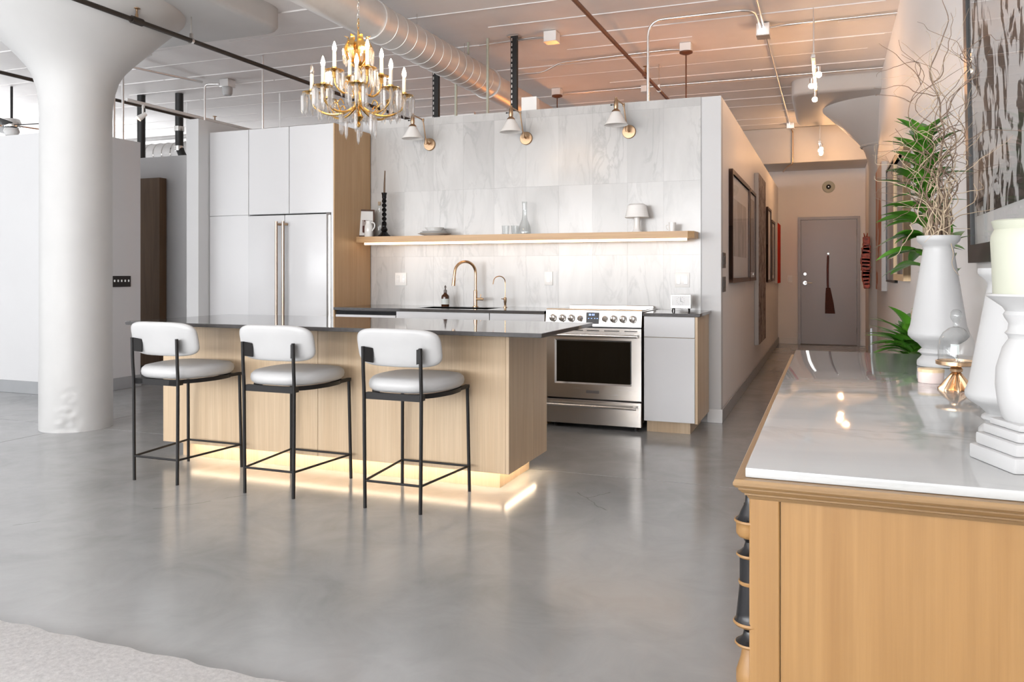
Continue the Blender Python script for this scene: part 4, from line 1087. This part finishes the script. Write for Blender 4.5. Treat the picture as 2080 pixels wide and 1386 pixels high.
# framed pictures.  face = +1: hangs on a wall at x and faces +x, -1: faces -x
def picture(name, label, x, face, y0, y1, z0, z1, dep, fw, fmat, art, mat_w, glass=True, tilt=0.0, ed=None):
    t = thing(name, label, 'picture', (x, (y0 + y1) / 2, z0))
    mt = Matrix.Translation((x, 0, z0)) @ Matrix.Rotation(tilt * face, 4, 'Y') @ Matrix.Translation((-x, 0, -z0)) if tilt else Matrix.Identity(4)
    X = lambda a, b: (min(x + face * a, x + face * b), max(x + face * a, x + face * b))
    a, b = X(.001, dep); g = G()
    g.box(a, b, y0, y1, z0, z0 + fw); g.box(a, b, y0, y1, z1 - fw, z1); g.box(a, b, y0, y0 + fw, z0 + fw, z1 - fw); g.box(a, b, y1 - fw, y1, z0 + fw, z1 - fw)
    bmesh.ops.remove_doubles(g.bm, verts=g.bm.verts[:], dist=1e-5)
    g.xf(mt).obj('frame', fmat, t)
    a, b = X(.002, dep * .45); G().box(a, b, y0 + fw, y1 - fw, z0 + fw, z1 - fw).xf(mt).obj('mat_board', 'mat', t)
    a, b = X(dep * .45, dep * .45 + .002); q = fw + mat_w; q0 = q if ed is None else ed
    G().box(a, b, y0 + q, y1 - q, z0 + q0, z1 - q).xf(mt).obj('print', art, t)
    if glass:
        a, b = X(dep * .72, dep * .72 + .002); G().box(a, b, y0 + fw, y1 - fw, z0 + fw, z1 - fw).xf(mt).obj('glass_pane', 'pane', t)
    return t
def canvas(name, label, x, face, y0, y1, z0, z1, dep, art, side='white_matte'):
    t = thing(name, label, 'painting', (x, (y0 + y1) / 2, z0))
    X = lambda a, b: (min(x + face * a, x + face * b), max(x + face * a, x + face * b))
    a, b = X(.001, dep); G().box(a, b, y0, y1, z0, z1, .003).obj('stretcher', side, t)
    a, b = X(dep, dep + .002); G().box(a, b, y0 + .003, y1 - .003, z0 + .003, z1 - .003).obj('painted_face', art, t)
HX = -.82
picture('framed_picture', 'grey drawing with wide mat in a dark brown frame near the hall corner', HX, 1, 7.30, 8.95, 1.13, 2.13, .035, .04, 'frame_brown', 'art_portrait', .2)
picture('framed_picture', 'narrow brown framed picture next to the tall carved strip', HX, 1, 9.05, 9.80, 1.13, 2.13, .03, .035, 'frame_brown', 'art_grey', .06)
canvas('wall_panel', 'tall brown patterned panel with white edges in the hall', HX, 1, 9.88, 10.98, .37, 2.385, .05, 'art_strip')
picture('framed_picture', 'brown framed picture just past the tall carved strip', HX, 1, 11.75, 12.45, 1.08, 2.13, .03, .035, 'frame_brown', 'mat', .06)
picture('framed_picture', 'smaller dark framed picture next to the red painting', HX, 1, 12.6, 13.3, 1.09, 2.0, .03, .035, 'frame_brown', 'art_grey', .05)
canvas('red_painting', 'red painting with white edges near the entry door', HX, 1, 13.65, 14.5, 1.04, 2.02, .045, 'red')
picture('framed_picture', 'large black framed woodcut print above the sideboard', XR, -1, 2.0, 3.72, 1.265, 3.15, .03, .07, 'frame_black', 'art_cut', .03, True, .018, .18)
picture('framed_picture', 'grey print in a light maple frame on the hall wall behind the plant', XR, -1, 6.55, 7.55, 1.16, 2.18, .05, .05, 'frame_light', 'art_grey', .0)
picture('framed_picture', 'large grey glazed picture next to the maple frame', XR, -1, 7.75, 8.95, 1.13, 2.24, .025, .02, 'frame_black', 'art_grey', .0)
canvas('painting', 'orange abstract canvas with white edges in the hall', XR, -1, 9.1, 10.2, 1.03, 2.36, .055, 'art_orange')
picture('framed_picture', 'narrow dark framed picture beside the hall column', XR, -1, 10.45, 10.85, 1.11, 2.2, .02, .03, 'frame_black', 'mat', .02)
# red carved sculpture hanging on the hall column
t = thing('wall_sculpture', 'red carved wooden wall sculpture on the hall column', 'sculpture', (.43, 11.02, 1.0))
rs = random.Random(3)
for k in range(14):
    z = 1.02 + .043 * k; w = .05 * math.sin(PI * (k + 1.5) / 17) + .012
    cxk = .425 + rs.uniform(-.006, .006)
    G().box(cxk - w, .468, 11.0 - .035, 11.06, z, z + rs.uniform(.05, .085), .006).xf(Matrix.Translation((cxk, 11, z)) @ Matrix.Rotation(rs.uniform(-.18, .18), 4, 'Y') @ Matrix.Translation((-cxk, -11, -z))).obj('carved_block', 'red_wood', t)
for s_ in (-.022, .02): G().tube([(.42, 11.02, 1.60), (.42 + s_, 11.02, 1.71)], [.012, .005], 8).obj('horn', 'red_wood', t)
# hall light bars
def hall_track(label, y0, y1, zt, bulbs):
    t = thing('hall_light_bar', label, 'ceiling light', (-.13, (y0 + y1) / 2, zt))
    x = -.13
    G().box(x - .018, x + .018, y0, y1, zt, zt + .035, .004).obj('bar', 'steel_bright', t)
    for yr in (y0 + .03, y0 + .35): G().tube([(x, yr, zt + .03), (x, yr, 3.5)], .004, 6).obj('suspension_rod', 'steel', t)
    for yb, dx in bulbs:
        s_ = G().lathe([(0, zt - .05), (.016, zt - .05), (.018, zt), (0, zt)], (x + dx, yb, 0), 14).obj('socket', 'steel_bright', t)
        if dx: G().box(min(x, x + dx), max(x, x + dx), yb - .008, yb + .008, zt - .012, zt + .002).obj('bracket', 'steel_bright', t)
        r = .026; zb = zt - .05 - r * .8
        G().lathe([(r * math.sin(q), zb - r * math.cos(q)) for q in [PI * i / 10 for i in range(11)]], (x + dx, yb, 0), 16).obj('bulb', 'bulb_hall', s_)
hall_track('silver light bar with bare bulbs hanging at the kitchen end of the hall', 7.42, 9.05, 3.06, ((7.75, .04), (8.2, -.03), (8.85, -.01)))
hall_track('silver light bar with bare bulbs hanging near the entry door', 12.35, 13.0, 3.06, ((12.45, .02), (12.62, .0), (12.8, .02), (12.97, .01)))

# ================================================================== SIDEBOARD AND WHAT STANDS ON IT
T = 0.95
BX0, BX1, BY0, BY1 = -.107, .50, 1.205, 3.03
t = thing('sideboard', 'honey pine antique sideboard with turned dark columns at its corners', 'sideboard', (.2, 2.1, 0))
G().box(BX0 + .004, BX1, BY0 + .012, BY1 - .004, .10, .905).obj('carcass', 'pine', t)
for y0, y1 in ((BY0, BY0 + .013), (BY1 - .013, BY1)):
    for x0, x1 in ((BX0, -.0655), (BX1 - .045, BX1)): G().box(x0, x1, y0, y1, .09, .912, .002).obj('stile', 'pine', t)
# end panel boards, glued edge to edge
bw = [.092, .118, .105, .1395]; x = -.0645
for w in bw:
    G().box(x, x + w, BY0 + .004 + random.uniform(0, .0003), BY0 + .012, .09, .912).obj('end_board', 'pine', t); x += w
# moulded cornice on three sides
prof = [(0, .907), (.003, .914), (.006, .916), (.006, .919), (.009, .921), (.014, .928), (.014, .9305), (.017, .932), (.0205, .937), (.0205, .942), (.018, .9475), (.006, .9485), (-.03, .9485), (-.03, .907)]
def molding(ax):
    g = G(); rings = []
    path = {'near': [((BX0, BY0), (-1, -1)), ((BX1 + .02, BY0), (0, -1))], 'front': [((BX0, BY0), (-1, -1)), ((BX0, BY1), (-1, 1))], 'far': [((BX0, BY1), (-1, 1)), ((BX1 + .02, BY1), (0, 1))]}[ax]
    for (px_, py_), (nx, ny) in path: rings.append([(px_ + nx * q, py_ + ny * q, .905 + (z - .907) * .76) for q, z in prof])
    return g.loft(rings).obj('cornice', 'pine_y' if ax == 'front' else 'pine_x', t, sharp=.35)
for a in ('near', 'front', 'far'): molding(a)
G().box(BX0 - .012, BX1, BY0 - .008, BY1 + .008, .05, .10, .006).obj('plinth_moulding', 'pine_y', t)
for x in (BX0 + .03, BX1 - .05):
    for y in (BY0 + .05, BY1 - .05): G().lathe([(.025, 0), (.04, .012), (.042, .03), (.03, .05)], (x, y, 0), 16).obj('bun_foot', 'ebony', t)
# front: three drawers between turned columns
for k in range(3):
    y0 = BY0 + .07 + k * .575; d = G().box(BX0 - .012, BX0 + .005, y0, y0 + .555, .70, .88, .004).obj('drawer', 'pine_y', t)
    G().lathe([(0, -.03), (.014, -.028), (.016, -.018), (.007, -.008), (.01, 0)], (BX0 - .012, y0 + .277, .79), 16, 'x').obj('knob', 'ebony', d)
    d = G().box(BX0 - .012, BX0 + .005, y0, y0 + .555, .13, .68, .004).obj('door', 'pine', t)
    G().lathe([(0, -.03), (.014, -.028), (.016, -.018), (.007, -.008), (.01, 0)], (BX0 - .012, y0 + .5, .42), 16, 'x').obj('knob', 'ebony', d)
# turned half columns: (z from the top down, radius, dark or pine)
segs = [('ebony', [(.905, .006), (.890, .007), (.878, .012), (.872, .014), (.866, .016), (.862, .020)]),
        ('pine', [(.862, .0215), (.859, .0225), (.856, .020), (.850, .0195), (.838, .0195), (.832, .016), (.829, .010)]),
        ('ebony', [(.829, .010), (.822, .0065), (.812, .009), (.806, .014), (.803, .018)]),
        ('pine', [(.803, .0185), (.800, .0195), (.797, .017)]),
        ('ebony', [(.797, .0145), (.755, .0145)]),
        ('pine', [(.755, .016), (.752, .0165), (.748, .015)]),
        ('ebony', [(.748, .0145), (.70, .0185), (.688, .0195), (.683, .022)]),
        ('pine', [(.683, .0225), (.679, .024), (.674, .021), (.670, .012)]),
        ('ebony', [(.670, .012), (.662, .0085), (.652, .010), (.645, .015), (.640, .020)]),
        ('pine', [(.640, .0205), (.637, .0215), (.633, .019), (.628, .011), (.610, .013), (.585, .019), (.565, .0195), (.54, .013), (.52, .012)]),
        ('ebony', [(.52, .013), (.48, .0195), (.30, .0205), (.20, .018)]),
        ('pine', [(.20, .022), (.16, .022), (.12, .019), (.10, .022)])]
ZM = [(.905, .906), (.862, .870), (.803, .8205), (.755, .781), (.683, .723), (.640, .692), (.52, .60), (.10, .10)]
def zmap(z):
    for (a, A), (b, B) in zip(ZM, ZM[1:]):
        if a >= z >= b: return A + (B - A) * (z - a) / (b - a)
    return z
for yc in (BY0 + .022, BY1 - .022):
    for i, (m, pr) in enumerate(segs):
        G().lathe([(r, zmap(z)) for z, r in pr], (BX0 - .001, yc, 0), 22).obj('turned_column', m, t)
o = G().box(-.112, .515, BY0 - .006, BY1 + .03, .9368, .9508, .0025, 2).obj('marble_slab', 'marble_top'); tag(o, 'grey veined marble slab lying on the pine sideboard', 'tabletop')
T = .951

def vase_profile(s, z0, h):
    """square-shouldered tapering vase: profile of (radius, height) scaled"""
    P = [(0, 0), (.104, 0), (.106, .012), (.104, .040), (.085, .072), (.080, .082), (.096, .104), (.094, .118), (.080, .135), (.100, .170), (.134, .205), (.150, .232), (.150, .262), (.138, .31), (.078, .872), (.074, .90), (.080, .925), (.102, .955), (.108, .975), (.106, 1.0), (.092, 1.0), (.070, .93), (.066, .5), (0, .45)]
    return [(r * s, z0 + z * h) for r, z in P]
o = G().lathe(vase_profile(.545, T, .385), (.30, 2.70, 0), 48).obj('tall_vase', 'white_matte', sharp=.9); tag(o, 'tall white tapering vase holding the curly willow', 'vase')
o = G().lathe(vase_profile(.455, T, .285), (.285, 1.585, 0), 48).obj('tall_vase', 'white_matte', sharp=.9); tag(o, 'empty white tapering vase behind the candle holder', 'vase')
# candle holder with square stepped foot
hx, hy = .268, 1.36
t = thing('candle_holder', 'white turned candle holder on a stepped square foot', 'candle holder', (hx, hy, T))
g = G(); z = T
for s_, h in ((.056, .022), (.050, .018), (.043, .014), (.037, .010)):
    g.box(hx - s_, hx + s_, hy - s_, hy + s_, z, z + h, .004, 2); z += h
g.xf(Matrix.Translation((hx, hy, 0)) @ Matrix.Rotation(math.radians(21), 4, 'Z') @ Matrix.Translation((-hx, -hy, 0)))
g.obj('stepped_foot', 'white_matte', t)
G().lathe([(.030, z - .002), (.034, z + .004), (.040, z + .025), (.043, z + .05), (.042, z + .075), (.034, z + .105), (.026, z + .118), (.027, z + .122), (.031, z + .126), (.027, z + .131), (.026, z + .140), (.031, z + .148), (.033, z + .153), (.030, z + .158), (.034, z + .164), (.050, z + .176), (.055, z + .180), (.053, z + .183), (0, z + .180)], (hx, hy, 0), 40).obj('turned_body', 'white_matte', t)
z += .182
t = thing('pillar_candle', 'thick ivory pillar candle on the white holder', 'candle', (hx, hy, z))
G().lathe([(0, z), (.046, z), (.047, z + .03), (.049, z + .075), (.0485, z + .085), (.044, z + .094), (.046, z + .099), (.048, z + .106), (.044, z + .108), (.040, z + .102), (0, z + .100)], (hx, hy, 0), 40).obj('wax_body', 'wax', t)
G().tube([(hx, hy, z + .098), (hx + .002, hy, z + .112)], .0012, 6).obj('wick', 'black', t)
# cloche on brass stand
kx, ky = .279, 2.17
t = thing('cake_stand', 'small brass pedestal stand under the glass dome', 'stand', (kx, ky, T))
g = G(); rings = []
for r, z, am in ((.030, 0, .010), (.030, .004, .010), (.026, .010, .008), (.020, .022, .005), (.012, .034, .003), (.008, .042, .001)):
    rings.append([(kx + (r + am * math.cos(8 * a)) * math.cos(a), ky + (r + am * math.cos(8 * a)) * math.sin(a), T + z) for a in [2 * PI * i / 64 for i in range(64)]])
g.loft(rings).obj('lobed_foot', 'copper', t, sharp=1.5)
G().lathe([(.007, T + .040), (.013, T + .043), (.014, T + .049), (.010, T + .055), (.012, T + .057), (.040, T + .058), (.044, T + .060), (.0445, T + .068), (.041, T + .069), (.040, T + .064), (0, T + .064)], (kx, ky, 0), 40).obj('dish', 'copper', t)
t = thing('glass_cloche', 'clear glass bell dome with round knob on the brass stand', 'cloche', (kx, ky, T + .065))
zc = T + .065
G().lathe([(.039, zc), (.039, zc + .035), (.036, zc + .055), (.028, zc + .070), (.016, zc + .080), (.006, zc + .084)], (kx, ky, 0), 40).obj('dome', 'glass', t)
G().lathe([(.006, zc + .083), (.0075, zc + .088), (.0065, zc + .094), (.0115, zc + .102), (.0135, zc + .110), (.0115, zc + .119), (.006, zc + .124), (0, zc + .125)], (kx, ky, 0), 24).obj('knob', 'glass', t)
o = G().tube([(kx - .022, ky, zc + .030), (kx + .006, ky, zc + .002)], .0011, 6).box(kx - .012, kx + .006, ky - .001, ky + .001, zc + .018, zc + .042).obj('paper_clipping', 'label_paper'); tag(o, 'small paper scrap on a pin inside the glass dome', 'ornament')
# blush candle jar
jx, jy = .238, 2.29
t = thing('candle_jar', 'small blush candle jar beside the brass stand', 'candle jar', (jx, jy, T))
G().lathe([(0, T), (.029, T), (.030, T + .002), (.030, T + .027), (.0, T + .027)], (jx, jy, 0), 32).obj('jar', 'pink', t)
G().lathe([(.0305, T + .027), (.0305, T + .034), (.029, T + .035), (0, T + .035)], (jx, jy, 0), 32).obj('lid', 'frame_light', t)

# curly willow branches standing in the tall vase
def branch(seed, top, lean, az, base_r, mat, curl, twigs=3):
    r = random.Random(seed); p = Vector((.30 + .02 * math.cos(az), 2.70 + .02 * math.sin(az), T + .20)); pts = [p.copy()]
    n = 26; ph = r.random() * 6.28; wl = r.uniform(.55, 1.25); L = (top - p.z) / n
    for i in range(n):
        u = i / n
        w = curl * (0.25 + 1.5 * u)
        dx = math.cos(az) * lean * (1.0 - .25 * u) + w * math.sin(ph + i * wl) + r.uniform(-.5, .5) * u
        dy = math.sin(az) * lean * .5 + w * .7 * math.cos(ph + i * wl * .8) + r.uniform(-.4, .4) * u
        if u < .38: dx *= .25; dy *= .25
        p = p + Vector((dx, dy, 1.0)) * L
        p.x = max(.15, min(p.x, XR - .02 - .03 * u))
        pts.append(p.copy())
    pts = smooth_path(pts, 2)
    m = len(pts); g = G().tube(pts, [base_r * (1 - .82 * i / m) for i in range(m)], 6)
    # a couple of side twigs
    for k in range(twigs):
        i0 = int(m * r.uniform(.5, .9)); q = pts[i0].copy(); tw = [q.copy()]; d = Vector((r.uniform(-1, 1), r.uniform(-.6, .6), r.uniform(.3, 1.0)))
        for i in range(10):
            d += Vector((r.uniform(-.6, .6), r.uniform(-.5, .5), r.uniform(-.45, .4))); q = q + d.normalized() * .022; q.x = max(.13, min(q.x, XR - .02)); tw.append(q.copy())
        tw = smooth_path(tw, 2); g.tube(tw, [base_r * .42 * (1 - .7 * i / len(tw)) for i in range(len(tw))], 5)
    o = g.obj('willow_branch', mat, sharp=3)
    return tag(o, 'curly brown willow branch standing in the tall white vase', 'branch', 'curly willow in the white vase')
for k in range(20):
    r = random.Random(100 + k)
    branch(k, T + .20 + r.uniform(.42, .80), r.uniform(.05, .30), 2 * PI * k / 20 + .3, r.uniform(.0020, .0032), 'willow' if k % 3 else 'willow_pale', r.uniform(.5, 1.0))
branch(77, 2.09, .06, 1.2, .0046, 'willow', .30)
for k in range(16):
    r = random.Random(300 + k)
    branch(200 + k, T + .20 + r.uniform(.28, .40), r.uniform(.02, .13), 2 * PI * k / 16, r.uniform(.0042, .0064), 'willow_pale', r.uniform(.15, .35), 1)

# ================================================================== PLANT behind the sideboard
def leaf_mesh(L, w, droop, fold):
    g = G(); n = 9; rows_ = []
    for i in range(n + 1):
        u = i / n; x = L * u; z = -droop * L * u * u + .12 * L * math.sin(PI * u) * .6
        hw = w * (math.sin(PI * min(1, u * .93 + .07)) ** .75) * (1 if u < .98 else .1)
        rows_.append([(x, -hw, z + fold * hw), (x, -hw * .5, z + fold * hw * .35), (x, 0, z), (x, hw * .5, z + fold * hw * .35), (x, hw, z + fold * hw)])
    vs = [p for r_ in rows_ for p in r_]; fs = []
    for i in range(n):
        for k in range(4): fs.append((i * 5 + k, i * 5 + k + 1, (i + 1) * 5 + k + 1, (i + 1) * 5 + k))
    g.faces(vs, fs); o = g.obj('leaf', 'leaf', sharp=3); me = o.data; bpy.data.objects.remove(o); return me
LM = [leaf_mesh(.19, .036, .30, .35), leaf_mesh(.16, .034, .45, .3), leaf_mesh(.13, .030, .25, .4), leaf_mesh(.19, .038, .5, .25)]
t = thing('potted_plant', 'tall glossy green potted plant with cane stems behind the sideboard', 'plant', (.30, 3.52, 0))
G().lathe([(0, 0), (.13, 0), (.15, .02), (.18, .36), (.185, .38), (.17, .38), (.165, .34), (0, .33)], (.33, 3.42, 0), 32).obj('planter', 'terracotta', t)
G().lathe([(0, .335), (.166, .335), (.166, .345), (0, .35)], (.33, 3.42, 0), 24).obj('soil', 'soil', t)
stems = [[(.35, 3.45, .34), (.35, 3.48, .9), (.345, 3.50, 1.35), (.34, 3.50, 1.74)], [(.31, 3.40, .34), (.30, 3.41, .7), (.285, 3.42, .985)], [(.38, 3.42, .34), (.42, 3.5, .9), (.44, 3.55, 1.38)]]
SP = [smooth_path(s_, 8) for s_ in stems]
for s_ in SP: G().tube(s_, [.013 - .005 * i / len(s_) for i in range(len(s_))], 10).obj('cane', 'stem', t)
lr = random.Random(11)
def put_leaf(p, az, el, me, sc=1.0, mat=None):
    o = link('leaf', me, None, None); o.parent = t
    o.matrix_parent_inverse = Matrix.Translation(-Vector(t.location))
    # keep the leaf on the room side of the wall
    if p.x + math.cos(az) * math.cos(el) * .2 * sc > XR - .06: az = PI - az
    o.location = p; o.rotation_euler = (lr.uniform(-.3, .3), -el, az); o.scale = (sc, sc, sc)
def whorl(path, u0, u1, n, el0, el1, s0=.8, s1=1.1):
    for k in range(n):
        u = u0 + (u1 - u0) * k / max(1, n - 1); i = min(len(path) - 1, int(u * (len(path) - 1)))
        put_leaf(path[i], k * 2.4 + lr.uniform(-.3, .3), el0 + (el1 - el0) * k / n + lr.uniform(-.15, .15), lr.choice(LM), lr.uniform(s0, s1))
whorl(SP[0], .62, 1.0, 120, .2, 1.3, .6, 1.0)
whorl(SP[2], .70, 1.0, 26, .2, 1.0, .45, .7)
whorl(SP[1], .86, 1.0, 34, .45, 1.3, .6, .95)
for az, el, sc in ((PI, .85, .85), (2.7, 1.05, .9), (3.5, .65, .85), (4.0, 1.0, .9), (2.3, .6, .85), (4.6, .7, .85), (3.1, 1.3, .9), (3.3, .35, .8)): put_leaf(SP[1][-3], az, el, LM[3], sc)
g = G()
for k in range(7):
    a = k * .9; p = Vector((.335, 3.53, 1.06)); g.tube(smooth_path([p + Vector((0, 0, .05)), p + Vector((.035 * math.cos(a), .03 * math.sin(a), .01)), p + Vector((.05 * math.cos(a), .045 * math.sin(a), -.09))], 4), .006, 6)
g.obj('dry_sheath', 'stem', t)
G().tube([(.165, 3.60, .4), (.158, 3.60, 1.0)], .004, 8).obj('support_stake', 'grey_base', t)
